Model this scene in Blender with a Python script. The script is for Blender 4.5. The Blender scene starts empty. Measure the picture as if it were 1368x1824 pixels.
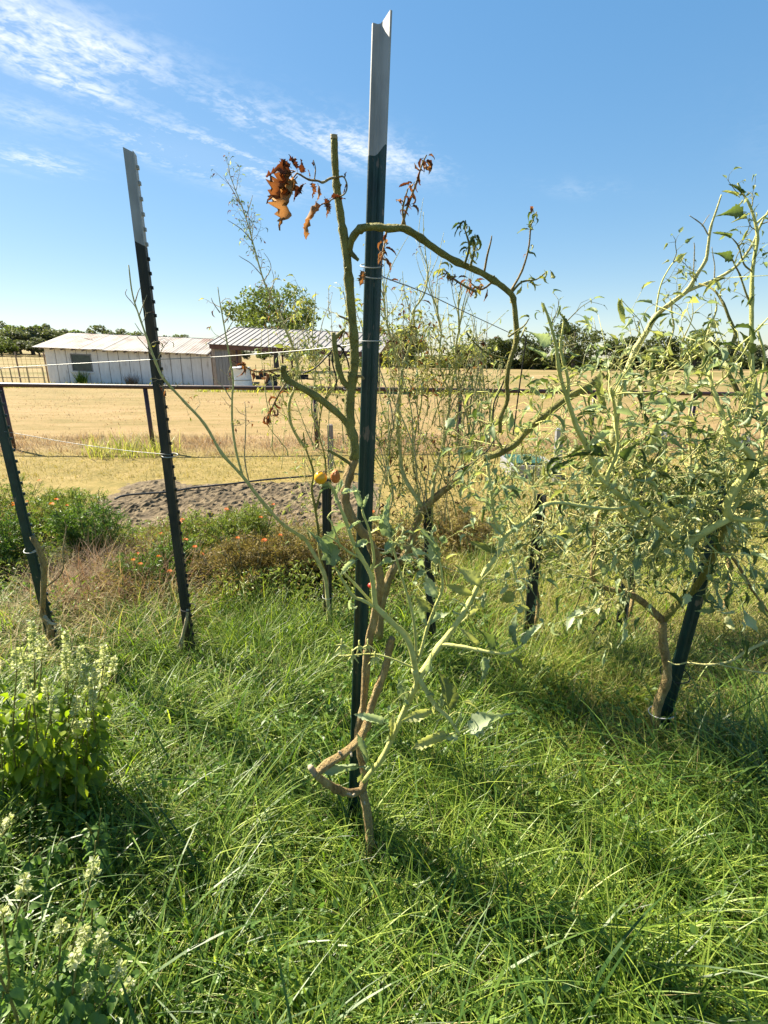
import bpy, math, random
import numpy as np
from mathutils import Vector, Matrix, noise

R = math.radians
random.seed(7)
rng = np.random.default_rng(7)
scene = bpy.context.scene
col = scene.collection

# ------------------------------------------------------------------ camera
CAM_H, PITCH, FPX, PW, PH = 1.5, R(16.8), 902.0, 1368.0, 1824.0
cam_data = bpy.data.cameras.new('camera')
cam = bpy.data.objects.new('camera', cam_data)
col.objects.link(cam)
cam.location = (0, 0, CAM_H)
cam.rotation_euler = (R(90) - PITCH, 0, 0)
cam_data.sensor_fit = 'VERTICAL'
cam_data.sensor_height = 24.0
cam_data.lens = FPX / PH * 24.0
cam_data.clip_start = 0.02
cam_data.clip_end = 3000
scene.camera = cam

# ------------------------------------------------------------------ light
SUN_AZ, SUN_EL = R(56), R(44)          # azimuth to the left of +Y
to_sun = Vector((-math.sin(SUN_AZ) * math.cos(SUN_EL), math.cos(SUN_AZ) * math.cos(SUN_EL), math.sin(SUN_EL)))
sun_data = bpy.data.lights.new('sun', 'SUN')
sun_data.energy = 5.0
sun_data.angle = R(0.53)
sun_data.color = (1.0, 0.91, 0.74)
sun = bpy.data.objects.new('sun', sun_data)
col.objects.link(sun)
sun.rotation_euler = (-to_sun).to_track_quat('-Z', 'Y').to_euler()
sun.location = (-20, 12, 20)

scene.view_settings.view_transform = 'Standard'
scene.view_settings.look = 'None'
scene.view_settings.exposure = 1.8
scene.view_settings.gamma = 1.0
scene.view_settings.use_curve_mapping = False
scene.cycles.max_bounces = 8
scene.cycles.transparent_max_bounces = 8
scene.cycles.use_denoising = True


def pix_dir(px, py):
    u, v = (px - PW / 2) / FPX, (PH / 2 - py) / FPX
    return Vector((u, math.cos(PITCH) + v * math.sin(PITCH), -math.sin(PITCH) + v * math.cos(PITCH)))


def P(px, py, Y):
    """World point seen at photo pixel (px, py) standing Y metres ahead."""
    d = pix_dir(px, py)
    return Vector((0, 0, CAM_H)) + d * (Y / d.y)


def sstep(a, b, x):
    t = min(1.0, max(0.0, (x - a) / (b - a)))
    return t * t * (3 - 2 * t)


def hgt(x, y):
    z = -0.012 * min(40, max(-40, x + 8)) * sstep(9, 30, y)
    z += sstep(50, 120, y) * max(0.0, -x - 20) * 0.033
    z += 0.012 * math.sin(x * 3.1 + 1) * math.sin(y * 2.7) * (1 - sstep(5, 9, y))
    return z


def G(px, py, z=0.0):
    d = pix_dir(px, py)
    t = (z - CAM_H) / d.z
    return Vector((0, 0, CAM_H)) + d * t


# ------------------------------------------------------------------ sky
world = bpy.data.worlds.new('World')
scene.world = world
world.use_nodes = True
world.cycles.sampling_method = 'MANUAL'
world.cycles.sample_map_resolution = 256
wt = world.node_tree
for n in list(wt.nodes):
    wt.nodes.remove(n)


class NT:
    """small helper round a node tree"""
    def __init__(self, tree):
        self.t = tree

    def n(self, kind, ins=None, **props):
        nd = self.t.nodes.new(kind)
        for k, v in props.items():
            setattr(nd, k, v)
        for k, v in (ins or {}).items():
            s = nd.inputs[k]
            if isinstance(v, bpy.types.NodeSocket):
                self.t.links.new(v, s)
            else:
                s.default_value = v
        return nd

    def math(self, op, a, b=0.0, c=0.0, clamp=False):
        nd = self.n('ShaderNodeMath', {0: a, 1: b, 2: c}, operation=op)
        nd.use_clamp = clamp
        return nd.outputs[0]

    def ramp(self, fac, stops, interp='LINEAR'):
        nd = self.n('ShaderNodeValToRGB', {0: fac})
        cr = nd.color_ramp
        cr.interpolation = interp
        while len(cr.elements) < len(stops):
            cr.elements.new(0.5)
        for e, (p, c) in zip(cr.elements, stops):
            e.position = p
            e.color = (c[0], c[1], c[2], 1) if not isinstance(c, float) else (c, c, c, 1)
        return nd.outputs[0]

    def mix(self, fac, a, b, blend='MIX'):
        nd = self.n('ShaderNodeMix', data_type='RGBA', blend_type=blend)
        for s, v in ((nd.inputs[0], fac), (nd.inputs[6], a), (nd.inputs[7], b)):
            if isinstance(v, bpy.types.NodeSocket):
                self.t.links.new(v, s)
            elif isinstance(v, tuple):
                s.default_value = (v[0], v[1], v[2], 1)
            else:
                s.default_value = v
        return nd.outputs[2]

    def noise(self, vec, scale, detail=3.0, rough=0.5, dist=0.0):
        ins = {'Scale': scale, 'Detail': detail, 'Roughness': rough, 'Distortion': dist}
        if vec is not None:
            ins['Vector'] = vec
        return self.n('ShaderNodeTexNoise', ins).outputs[0]


def plane_uv(px, py):
    d = pix_dir(px, py)
    return Vector((d.x / d.z, d.y / d.z))


SKY_GAMMA, SKY_SAT, SKY_VAL = 0.48, 1.85, 1.62
W = NT(wt)
sky = W.n('ShaderNodeTexSky', sky_type='NISHITA')
sky.sun_disc = False
sky.sun_elevation = SUN_EL
sky.sun_rotation = -SUN_AZ
sky.altitude = 200
sky.air_density = 1.0
sky.dust_density = 0.3
sky.ozone_density = 3.0
tc = W.n('ShaderNodeTexCoord')
sep = W.n('ShaderNodeSeparateXYZ', {0: tc.outputs['Generated']})
zc = W.math('MAXIMUM', sep.outputs[2], 0.03)
uu = W.math('DIVIDE', sep.outputs[0], zc)
vv = W.math('DIVIDE', sep.outputs[1], zc)
uv = W.n('ShaderNodeCombineXYZ', {0: uu, 1: vv, 2: 0.0}).outputs[0]
# streak direction of the high ice cloud
sa, sb = plane_uv(300, 215), plane_uv(480, 300)
ang = math.atan2(sb.y - sa.y, sb.x - sa.x)
mp = W.n('ShaderNodeMapping', {0: uv, 'Rotation': (0, 0, -ang)}, vector_type='POINT')
mp2 = W.n('ShaderNodeMapping', {0: mp.outputs[0], 'Scale': (0.33, 1.5, 1)}, vector_type='POINT')
n1 = W.noise(mp2.outputs[0], 2.2, 6, 0.62, 0.5)
n2 = W.noise(mp.outputs[0], 14.0, 3, 0.7, 0.3)
streak = W.ramp(W.math('ADD', W.math('MULTIPLY', n1, 0.62), W.math('MULTIPLY', n2, 0.38)), [(0.455, 0.0), (0.58, .7), (0.69, 1.0)])
# large banks of cloud: position of each bank on the cloud layer, its length and width
banks = [((-60, 30), (250, 118), .44, 1.1), ((30, 112), (190, 174), .20, 1.0), ((310, 240), (480, 330), .46, 1.0),
         ((520, 222), (730, 300), .40, 1.0), ((200, 240), (340, 290), .3, .6), ((0, 275), (120, 300), .30, .8),
         ((400, 180), (450, 215), .2, .55), ((30, 195), (60, 215), .3, .4), ((-300, -100), (-120, 60), .9, 1.0),
         ((980, 330), (1100, 345), .25, .12), ((1650, 250), (1900, 330), .5, .5), ((-900, 300), (-600, 360), .6, .6)]
acc = None
for (a, b, wdt, amp) in banks:
    pa, pb = plane_uv(*a), plane_uv(*b)
    c = (pa + pb) / 2
    ln = max(0.12, (pb - pa).length / 2)
    an = math.atan2(pb.y - pa.y, pb.x - pa.x)
    m = W.n('ShaderNodeMapping', {0: uv, 'Location': (c.x, c.y, 0), 'Rotation': (0, 0, an), 'Scale': (ln * 1.25, wdt * max(.25, c.length) * .16, 1)}, vector_type='TEXTURE')
    sq = W.n('ShaderNodeVectorMath', {0: m.outputs[0], 1: m.outputs[0]}, operation='DOT_PRODUCT').outputs[1]
    g = W.math('MULTIPLY', W.math('EXPONENT', W.math('MULTIPLY', sq, -0.9)), amp)
    acc = g if acc is None else W.math('ADD', acc, g)
acc = W.math('MINIMUM', acc, 1.0)
mask = W.math('MULTIPLY', acc, W.math('ADD', W.math('MULTIPLY', streak, 0.95), 0.06), clamp=True)
horizon = W.ramp(sep.outputs[2], [(0.02, 0.0), (0.08, 1.0)])
mask = W.math('MULTIPLY', mask, horizon)
gm = W.n('ShaderNodeGamma', {'Color': sky.outputs[0], 'Gamma': SKY_GAMMA})
hs = W.n('ShaderNodeHueSaturation', {'Saturation': SKY_SAT, 'Value': SKY_VAL, 'Color': gm.outputs[0]})
SKYCOL = W.mix(mask, hs.outputs[0], (5.3, 5.4, 5.5))
bg = W.n('ShaderNodeBackground', {'Color': SKYCOL, 'Strength': 0.069})
out = W.n('ShaderNodeOutputWorld', {0: bg.outputs[0]})

# ------------------------------------------------------------------ materials
MATS = {}


def mat_new(name):
    m = bpy.data.materials.new(name)
    m.use_nodes = True
    t = m.node_tree
    for n in list(t.nodes):
        t.nodes.remove(n)
    MATS[name] = m
    return m, NT(t)


def surf(name, stops, scale=8.0, rough=0.7, detail=4, bump=0.0, bscale=None, metal=0.0, stretch=(1, 1, 1), spec=0.5, rand=0.0, dist=0.0, generated=False):
    """opaque surface: a colour ramp over noise in object space, plus fine relief"""
    m, N = mat_new(name)
    tcx = N.n('ShaderNodeTexCoord')
    vec = N.n('ShaderNodeMapping', {0: tcx.outputs['Object'], 'Scale': stretch}).outputs[0]
    f = N.noise(vec, scale, detail, 0.6, dist)
    if rand:
        oi = N.n('ShaderNodeObjectInfo')
        f = N.math('ADD', f, N.math('MULTIPLY', N.math('SUBTRACT', oi.outputs['Random'], 0.5), rand))
    c = N.ramp(f, stops)
    b = N.n('ShaderNodeBsdfPrincipled', {'Base Color': c, 'Roughness': rough, 'Metallic': metal, 'Specular IOR Level': spec})
    if bump:
        bn = N.n('ShaderNodeBump', {'Strength': bump, 'Distance': 0.02, 'Height': N.noise(vec, bscale or scale * 3, 5, 0.6)})
        N.t.links.new(bn.outputs[0], b.inputs['Normal'])
    N.n('ShaderNodeOutputMaterial', {0: b.outputs[0]})
    return m


def leafm(name, stops, trans=0.35, rough=0.55, tcol=None, nscale=60, spec=0.4):
    """thin leaf: per leaf tint, light passes through it"""
    m, N = mat_new(name)
    oi = N.n('ShaderNodeObjectInfo')
    ge = N.n('ShaderNodeNewGeometry')
    tcx = N.n('ShaderNodeTexCoord')
    r = N.math('FRACT', N.math('ADD', oi.outputs['Random'], ge.outputs['Random Per Island']))
    nz = N.noise(tcx.outputs['Object'], nscale, 2)
    f = N.math('ADD', N.math('MULTIPLY', r, 0.8), N.math('MULTIPLY', N.math('SUBTRACT', nz, 0.4), 0.4), clamp=True)
    c = N.ramp(f, stops)
    b = N.n('ShaderNodeBsdfPrincipled', {'Base Color': c, 'Roughness': rough, 'Specular IOR Level': spec})
    tc_ = N.mix(1.0, c, tcol or (1.25, 1.3, 0.7), 'MULTIPLY')
    tr = N.n('ShaderNodeBsdfTranslucent', {'Color': tc_})
    mx = N.n('ShaderNodeMixShader', {0: trans, 1: b.outputs[0], 2: tr.outputs[0]})
    N.n('ShaderNodeOutputMaterial', {0: mx.outputs[0]})
    return m


# ------------------------------------------------------------------ mesh helpers
def mesh_arrays(name, verts, faces, smooth=False):
    """verts (N,3), faces (M,k) arrays"""
    verts = np.asarray(verts, dtype=np.float32)
    faces = np.asarray(faces, dtype=np.int32)
    me = bpy.data.meshes.new(name)
    k = faces.shape[1]
    me.vertices.add(len(verts))
    me.vertices.foreach_set('co', verts.ravel())
    me.loops.add(faces.size)
    me.loops.foreach_set('vertex_index', faces.ravel())
    me.polygons.add(len(faces))
    me.polygons.foreach_set('loop_start', np.arange(0, faces.size, k, dtype=np.int32))
    me.polygons.foreach_set('use_smooth', np.full(len(faces), smooth))
    me.update(calc_edges=True)
    me.validate()
    return me


def catmull(pts, per=4):
    pts = [Vector(p) for p in pts]
    if len(pts) < 3:
        return [pts[0].lerp(pts[-1], i / per) for i in range(per + 1)]
    ext = [pts[0] * 2 - pts[1]] + pts + [pts[-1] * 2 - pts[-2]]
    res = []
    for i in range(1, len(ext) - 2):
        p0, p1, p2, p3 = ext[i - 1:i + 3]
        for k in range(per):
            t = k / per
            res.append(0.5 * ((2 * p1) + (p2 - p0) * t + (2 * p0 - 5 * p1 + 4 * p2 - p3) * t * t + (3 * p1 - p0 - 3 * p2 + p3) * t ** 3))
    res.append(pts[-1])
    return res


class MB:
    def __init__(self):
        self.v, self.f = [], []

    def tube(self, pts, r0, r1=None, n=7, cap=True, bumps=0.0, radii=None, ridge=0.0):
        r1 = r0 if r1 is None else r1
        pts = [Vector(p) for p in pts]
        m = len(pts)
        base = len(self.v)
        nrm = None
        for i, p in enumerate(pts):
            tg = (pts[min(i + 1, m - 1)] - pts[max(i - 1, 0)])
            tg = tg.normalized() if tg.length > 1e-9 else Vector((0, 0, 1))
            if nrm is None:
                nrm = tg.orthogonal().normalized()
            else:
                nrm = nrm - tg * nrm.dot(tg)
                nrm = nrm.normalized() if nrm.length > 1e-6 else tg.orthogonal().normalized()
            bi = tg.cross(nrm)
            r = radii[i] if radii else r0 + (r1 - r0) * i / max(1, m - 1)
            for k in range(n):
                a = 2 * math.pi * k / n
                rr = r * (1 + (random.uniform(-bumps, bumps) if bumps else 0) + (ridge * math.cos(3 * a + i * .12) if ridge else 0))
                self.v.append(p + (nrm * math.cos(a) + bi * math.sin(a)) * rr)
        for i in range(m - 1):
            for k in range(n):
                a, b = base + i * n + k, base + i * n + (k + 1) % n
                self.f.append((a, b, b + n, a + n))
        if cap:
            self.f.append(tuple(base + k for k in reversed(range(n))))
            self.f.append(tuple(base + (m - 1) * n + k for k in range(n)))
        return self

    def box(self, c, s, rot=None):
        """centre, full size, optional 3x3 rotation"""
        c = Vector(c)
        b = len(self.v)
        for dx in (-.5, .5):
            for dy in (-.5, .5):
                for dz in (-.5, .5):
                    q = Vector((dx * s[0], dy * s[1], dz * s[2]))
                    self.v.append(c + (rot @ q if rot is not None else q))
        for f in ((0, 1, 3, 2), (4, 6, 7, 5), (0, 4, 5, 1), (2, 3, 7, 6), (0, 2, 6, 4), (1, 5, 7, 3)):
            self.f.append(tuple(b + i for i in f))
        return self

    def hexa(self, p):
        """eight corners: bottom loop of four, top loop of four"""
        b = len(self.v)
        self.v += [Vector(q) for q in p]
        for f in ((3, 2, 1, 0), (4, 5, 6, 7), (0, 1, 5, 4), (1, 2, 6, 5), (2, 3, 7, 6), (3, 0, 4, 7)):
            self.f.append(tuple(b + i for i in f))
        return self

    def slab(self, a, b, c, d, nrm):
        """quad a b c d thickened along nrm"""
        nrm = Vector(nrm)
        return self.hexa([Vector(a), Vector(b), Vector(c), Vector(d)] + [Vector(q) + nrm for q in (a, b, c, d)])

    def ball(self, c, r, n=10, m=7, sq=(1, 1, 1), lumps=0.0):
        c = Vector(c)
        b = len(self.v)
        for i in range(m + 1):
            th = math.pi * i / m
            for k in range(n):
                ph = 2 * math.pi * k / n
                rr = r * (1 + lumps * math.cos(ph * 5) * math.sin(th))
                self.v.append(c + Vector((math.sin(th) * math.cos(ph) * sq[0], math.sin(th) * math.sin(ph) * sq[1], math.cos(th) * sq[2])) * rr)
        for i in range(m):
            for k in range(n):
                self.f.append((b + i * n + k, b + (i + 1) * n + k, b + (i + 1) * n + (k + 1) % n, b + i * n + (k + 1) % n))
        return self

    def build(self, name, mat, parent=None, smooth=False, kind=None):
        org = parent.location if parent is not None else Vector((0, 0, 0))
        if parent is not None and parent.parent is not None:
            org = parent.parent.location
        me = bpy.data.meshes.new(name)
        me.from_pydata([tuple(Vector(q) - org) for q in self.v], [], self.f)
        me.validate()
        if smooth:
            me.polygons.foreach_set('use_smooth', [True] * len(me.polygons))
        me.materials.append(mat)
        me.update()
        return link(name, me, parent, kind)


def link(name, me, parent=None, kind=None):
    o = bpy.data.objects.new(name, me)
    col.objects.link(o)
    if parent is not None:
        o.parent = parent
    if kind:
        o['kind'] = kind
    return o


def tag(o, label=None, cat=None, group=None, kind=None):
    if label:
        o['label'] = label
    if cat:
        o['category'] = cat
    if group:
        o['group'] = group
    if kind:
        o['kind'] = kind
    return o


def thing(name, label, cat, loc, group=None):
    o = bpy.data.objects.new(name, None)
    o.empty_display_size = 0.1
    col.objects.link(o)
    o.location = loc
    return tag(o, label, cat, group)


def copy_tree(o, parent=None):
    c = o.copy()
    col.objects.link(c)
    if parent is not None:
        c.parent = parent
    for ch in list(o.children):
        copy_tree(ch, c)
    return c


# ------------------------------------------------------------------ the materials
surf('soil_green', [(0.3, (.018, .022, .008)), (0.7, (.05, .05, .02))], 14, .95, bump=.3)
surf('tilled', [(0.25, (.045, .030, .013)), (0.5, (.12, .084, .040)), (0.75, (.24, .18, .095))], 7, .95, detail=8, bump=1.0, bscale=30)
surf('post_green', [(0.3, (.004, .018, .014)), (0.58, (.009, .040, .030)), (0.645, (.012, .04, .03)), (0.67, (.15, .12, .09))], 40, .42, stretch=(1, 1, .35), bump=.12, detail=7)
surf('post_old', [(0.35, (.008, .011, .008)), (0.52, (.026, .025, .016)), (0.70, (.07, .055, .03)), (0.8, (.16, .12, .07))], 18, .7, stretch=(1, 1, .2), bump=.25)
surf('post_black', [(0.3, (.008, .010, .010)), (0.7, (.026, .028, .026))], 12, .6, bump=.1)
surf('post_white', [(0.28, (.10, .10, .09)), (0.38, (.27, .267, .255)), (0.7, (.36, .356, .345))], 22, .55, stretch=(1, 1, .4), bump=.05)
surf('stem_brown', [(0.28, (.11, .065, .025)), (0.42, (.30, .20, .075)), (0.6, (.42, .31, .125)), (0.78, (.58, .49, .29))], 40, .85, detail=8, stretch=(1, 1, .4), bump=1.0, bscale=160)
surf('stem_olive', [(0.26, (.12, .08, .025)), (0.38, (.21, .19, .04)), (0.6, (.33, .30, .07)), (0.8, (.50, .44, .18))], 28, .75, detail=8, stretch=(1, 1, .5), bump=.9, bscale=220)
surf('stem_pale', [(0.3, (.38, .38, .10)), (0.7, (.58, .57, .20))], 40, .8, bump=.3, bscale=300)
surf('stem_dry', [(0.3, (.24, .19, .10)), (0.7, (.46, .40, .25))], 40, .85, bump=.3, bscale=200)
surf('stem_yellow', [(0.3, (.34, .32, .11)), (0.7, (.54, .50, .22))], 40, .8, bump=.3, bscale=200)
surf('cut_end', [(0.3, (.24, .19, .12)), (0.7, (.42, .36, .26))], 50, .9)
surf('wire', [(0.3, (.22, .22, .21)), (0.7, (.38, .38, .36))], 30, .5, metal=.4)
surf('wire_dark', [(0.3, (.06, .065, .07)), (0.7, (.14, .15, .16))], 30, .5, metal=.4)
surf('tie_white', [(0.3, (.36, .36, .35)), (0.7, (.5, .5, .48))], 30, .5)
surf('twine', [(0.3, (.006, .006, .006)), (0.7, (.02, .02, .02))], 80, .8)
surf('hose', [(0.3, (.008, .012, .012)), (0.7, (.03, .035, .035))], 20, .45)
surf('pipe_rust', [(0.3, (.030, .014, .012)), (0.7, (.075, .032, .024))], 8, .5, bump=.1)
surf('barn_white', [(0.26, (.34, .31, .28)), (0.40, (.64, .635, .63)), (0.8, (.80, .80, .80))], 3.0, .8, detail=7, stretch=(2.5, 2.5, .5), rand=.10, bump=.12, bscale=12)
surf('barn_roof', [(0.32, (.13, .06, .038)), (0.42, (.18, .125, .098)), (0.52, (.23, .205, .185)), (0.8, (.285, .27, .255))], 1.0, .6, detail=8, stretch=(1, .5, 1), rand=.10, bump=.08, bscale=20)
surf('carport_roof', [(0.3, (.225, .21, .20)), (0.7, (.275, .26, .25))], 2, .55, rand=.08)
surf('carport_red', [(0.3, (.070, .030, .022)), (0.7, (.13, .06, .045))], 6, .7)
surf('old_wood', [(0.3, (.16, .12, .10)), (0.5, (.26, .21, .18)), (0.75, (.38, .33, .29))], 9, .9, stretch=(3, 3, .4), bump=.4, rand=.1)
surf('grey_metal', [(0.3, (.14, .14, .145)), (0.7, (.22, .22, .225))], 4, .6, stretch=(6, 6, .3))
surf('pane', [(0.3, (.020, .040, .040)), (0.7, (.05, .08, .08))], 3, .12)
surf('tank_white', [(0.3, (.66, .67, .70)), (0.7, (.80, .81, .82))], 5, .5)
surf('black_iron', [(0.3, (.008, .008, .008)), (0.7, (.03, .028, .026))], 10, .6)
surf('galv', [(0.3, (.24, .24, .24)), (0.7, (.36, .36, .36))], 6, .5, metal=.3)
surf('liner_green', [(0.3, (.006, .05, .03)), (0.7, (.012, .08, .05))], 6, .5)
surf('bark', [(0.3, (.05, .042, .034)), (0.7, (.12, .10, .085))], 6, .95, stretch=(2, 2, .4), bump=.6)
surf('tomato_yellow', [(0.3, (.80, .34, .010)), (0.7, (.90, .46, .015))], 12, .25)
surf('tomato_orange', [(0.3, (.55, .12, .02)), (0.7, (.72, .22, .03))], 60, .5, bump=.6, bscale=90)
surf('tomato_red', [(0.3, (.55, .04, .03)), (0.7, (.68, .07, .04))], 12, .35)

leafm('leaf_tomato', [(0.0, (.12, .145, .04)), (0.25, (.23, .25, .085)), (0.6, (.38, .39, .16)), (1.0, (.54, .53, .26))], .42)
leafm('leaf_tomato_pale', [(0.0, (.17, .225, .10)), (0.45, (.31, .37, .20)), (1.0, (.48, .54, .35))], .38, tcol=(1.2, 1.25, .8))
leafm('leaf_tomato_dark', [(0.0, (.05, .08, .02)), (0.6, (.12, .165, .05)), (1.0, (.20, .24, .08))], .36)
leafm('leaf_yellow', [(0.0, (.16, .17, .04)), (0.4, (.30, .29, .07)), (0.8, (.46, .41, .10)), (1.0, (.5, .42, .08))], .4)
leafm('leaf_dead', [(0.0, (.07, .025, .012)), (0.3, (.14, .058, .024)), (0.6, (.23, .115, .048)), (0.85, (.34, .22, .11)), (1.0, (.42, .33, .20))], .32, .8, (1.3, .9, .5), 90)
leafm('leaf_basil', [(0.0, (.07, .12, .014)), (0.5, (.16, .23, .028)), (0.9, (.30, .37, .05)), (1.0, (.48, .50, .06))], .55, .42, (1.7, 1.7, .35))
leafm('basil_flower', [(0.0, (.20, .27, .08)), (0.3, (.42, .47, .22)), (0.7, (.62, .62, .44)), (1.0, (.78, .77, .66))], .5, .7, (1.2, 1.2, .7))
leafm('leaf_mint', [(0.0, (.05, .11, .02)), (0.5, (.11, .20, .04)), (1.0, (.22, .32, .08))], .42, .45)
leafm('grass_green', [(0.0, (.020, .052, .006)), (0.25, (.07, .135, .015)), (0.55, (.18, .27, .032)), (0.82, (.37, .45, .085)), (1.0, (.62, .57, .22))], .48, .42, (1.3, 1.35, .5))
leafm('grass_deep', [(0.0, (.03, .08, .016)), (0.5, (.10, .18, .03)), (1.0, (.20, .29, .06))], .42, .40, (1.25, 1.3, .5))
leafm('grass_mixed', [(0.0, (.12, .15, .024)), (0.4, (.28, .30, .06)), (0.7, (.48, .45, .13)), (1.0, (.64, .57, .26))], .42, .5)
leafm('grass_straw', [(0.0, (.22, .17, .07)), (0.5, (.40, .33, .15)), (1.0, (.60, .52, .28))], .36, .75, (1.2, 1.1, .8))
leafm('grass_brown', [(0.0, (.13, .075, .04)), (0.5, (.26, .17, .10)), (1.0, (.42, .32, .20))], .32, .8, (1.2, 1.0, .8))
leafm('grass_lawn', [(0.0, (.13, .12, .025)), (0.35, (.24, .185, .05)), (0.75, (.34, .25, .085)), (1.0, (.44, .34, .14))], .35, .7)
leafm('grass_dryfield', [(0.0, (.22, .15, .085)), (0.5, (.33, .24, .14)), (1.0, (.45, .35, .22))], .3, .85, (1.2, 1.05, .8))
leafm('marigold_green', [(0.0, (.035, .08, .012)), (0.5, (.09, .165, .024)), (1.0, (.19, .27, .05))], .35, .5)
leafm('marigold_light', [(0.0, (.09, .14, .022)), (0.5, (.19, .24, .045)), (1.0, (.32, .34, .09))], .35, .5)
leafm('marigold_brown', [(0.0, (.10, .07, .028)), (0.5, (.21, .165, .055)), (0.8, (.32, .24, .09)), (1.0, (.44, .30, .15))], .3, .7)
leafm('marigold_petal', [(0.0, (.55, .10, .006)), (0.6, (.80, .20, .010)), (1.0, (.85, .32, .015))], .3, .6, (1.2, 1, .6))
leafm('tree_leaf', [(0.0, (.035, .05, .013)), (0.5, (.08, .10, .027)), (1.0, (.15, .17, .055))], .3, .6, nscale=.6)
leafm('tree_leaf_light', [(0.0, (.06, .09, .018)), (0.5, (.13, .17, .038)), (1.0, (.23, .27, .075))], .34, .6, nscale=.6)
leafm('tree_leaf_grey', [(0.0, (.06, .075, .035)), (0.5, (.115, .13, .062)), (1.0, (.19, .20, .10))], .3, .6, nscale=.6)
M = MATS

# ================================================================== THE SETTING
def ground_mat():
    m, N = mat_new('ground_cover')
    ge = N.n('ShaderNodeNewGeometry')
    s = N.n('ShaderNodeSeparateXYZ', {0: ge.outputs['Position']})
    bedx = N.ramp(N.math('ADD', N.math('MULTIPLY', s.outputs[0], .5), .5), [(.30, 1.0), (.62, 0.0)])
    y = N.math('ADD', N.math('SUBTRACT', s.outputs[1], N.math('MULTIPLY', bedx, N.ramp(N.math('MULTIPLY', s.outputs[1], .1), [(.46, 1.0), (.62, 0.0)]))), N.math('MULTIPLY', N.noise(ge.outputs['Position'], 1.2, 4), 0.9))
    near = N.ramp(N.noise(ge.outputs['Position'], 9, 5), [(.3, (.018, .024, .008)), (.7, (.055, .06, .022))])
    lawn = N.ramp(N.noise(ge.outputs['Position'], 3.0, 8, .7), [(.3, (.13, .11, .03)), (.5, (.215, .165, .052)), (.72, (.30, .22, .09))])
    st = N.n('ShaderNodeMapping', {0: ge.outputs['Position'], 'Scale': (.22, .6, 1)}).outputs[0]
    f1 = N.noise(st, 0.6, 9, .72)
    f2 = N.noise(st, 4.0, 6, .7)
    field = N.ramp(N.math('ADD', N.math('MULTIPLY', f1, .6), N.math('MULTIPLY', f2, .4)),
                   [(.36, (.12, .105, .032)), (.44, (.19, .14, .052)), (.53, (.25, .175, .078)), (.62, (.28, .19, .098)), (.71, (.34, .25, .135))])
    far = N.ramp(N.math('ADD', N.math('MULTIPLY', N.noise(st, .16, 6, .6), .7), N.math('MULTIPLY', f2, .3)),
                 [(.40, (.13, .12, .038)), (.48, (.20, .155, .062)), (.57, (.26, .185, .088)), (.68, (.31, .23, .118))])
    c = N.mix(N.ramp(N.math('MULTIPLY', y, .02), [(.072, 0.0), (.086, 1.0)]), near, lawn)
    c = N.mix(N.ramp(N.math('MULTIPLY', y, .02), [(.172, 0.0), (.186, 1.0)]), c, field)
    c = N.mix(N.ramp(N.math('MULTIPLY', y, .01), [(.14, 0.0), (.4, 1.0)]), c, far)
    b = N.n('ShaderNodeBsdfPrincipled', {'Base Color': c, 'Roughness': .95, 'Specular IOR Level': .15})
    bn = N.n('ShaderNodeBump', {'Strength': .6, 'Distance': .06, 'Height': N.noise(ge.outputs['Position'], 14, 6, .7)})
    N.t.links.new(bn.outputs[0], b.inputs['Normal'])
    N.n('ShaderNodeOutputMaterial', {0: b.outputs[0]})
    return m


def make_ground():
    xs = np.concatenate([-np.geomspace(900, 8, 26), np.arange(-7.5, 7.6, .25), np.geomspace(8, 900, 26)])
    ys = np.concatenate([[-6, -4, -2, -1], np.arange(0, 9, .2), np.geomspace(9, 1500, 60)])
    v = np.array([(x, y, hgt(x, y)) for y in ys for x in xs])
    nx, ny = len(xs), len(ys)
    i = np.arange(nx - 1)
    f = np.concatenate([np.stack([j * nx + i, j * nx + i + 1, (j + 1) * nx + i + 1, (j + 1) * nx + i], 1) for j in range(ny - 1)])
    me = mesh_arrays('ground', v, f, True)
    me.materials.append(ground_mat())
    link('ground', me, None, 'structure')


make_ground()


def fbm(x, y, s):
    return noise.fractal(Vector((x * s, y * s, 3.7)), 0.9, 2.0, 6)


def nz0(x, y):
    return noise.noise(Vector((x * 1.7, y * 1.7, 5.5)))


def make_soil():
    """bare tilled strip with clods"""
    xs = np.arange(-3.35, 0.2, .028)
    ys = np.arange(4.35, 6.55, .035)
    v = []
    for y in ys:
        for x in xs:
            e = min(sstep(4.35, 4.7, y), 1 - sstep(6.0, 6.5, y + .35 * nz0(x + 9, y)), sstep(-3.35, -2.8, x + .4 * nz0(x, y)), 1 - sstep(-.5, .2, x))
            z = -.015 + 0.028 * fbm(x, y, 4) + 0.045 * abs(fbm(x + 7, y, 11)) + .01 * fbm(x, y + 5, 1.5)
            v.append((x, y, hgt(x, y) + .004 + e * max(0.004, z + .032) - (1 - e) * .02))
    nx, ny = len(xs), len(ys)
    i = np.arange(nx - 1)
    f = np.concatenate([np.stack([j * nx + i, j * nx + i + 1, (j + 1) * nx + i + 1, (j + 1) * nx + i], 1) for j in range(ny - 1)])
    me = mesh_arrays('tilled_soil', v, f)
    me.materials.append(M['tilled'])
    link('tilled_soil', me, None, 'structure')


make_soil()


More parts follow.
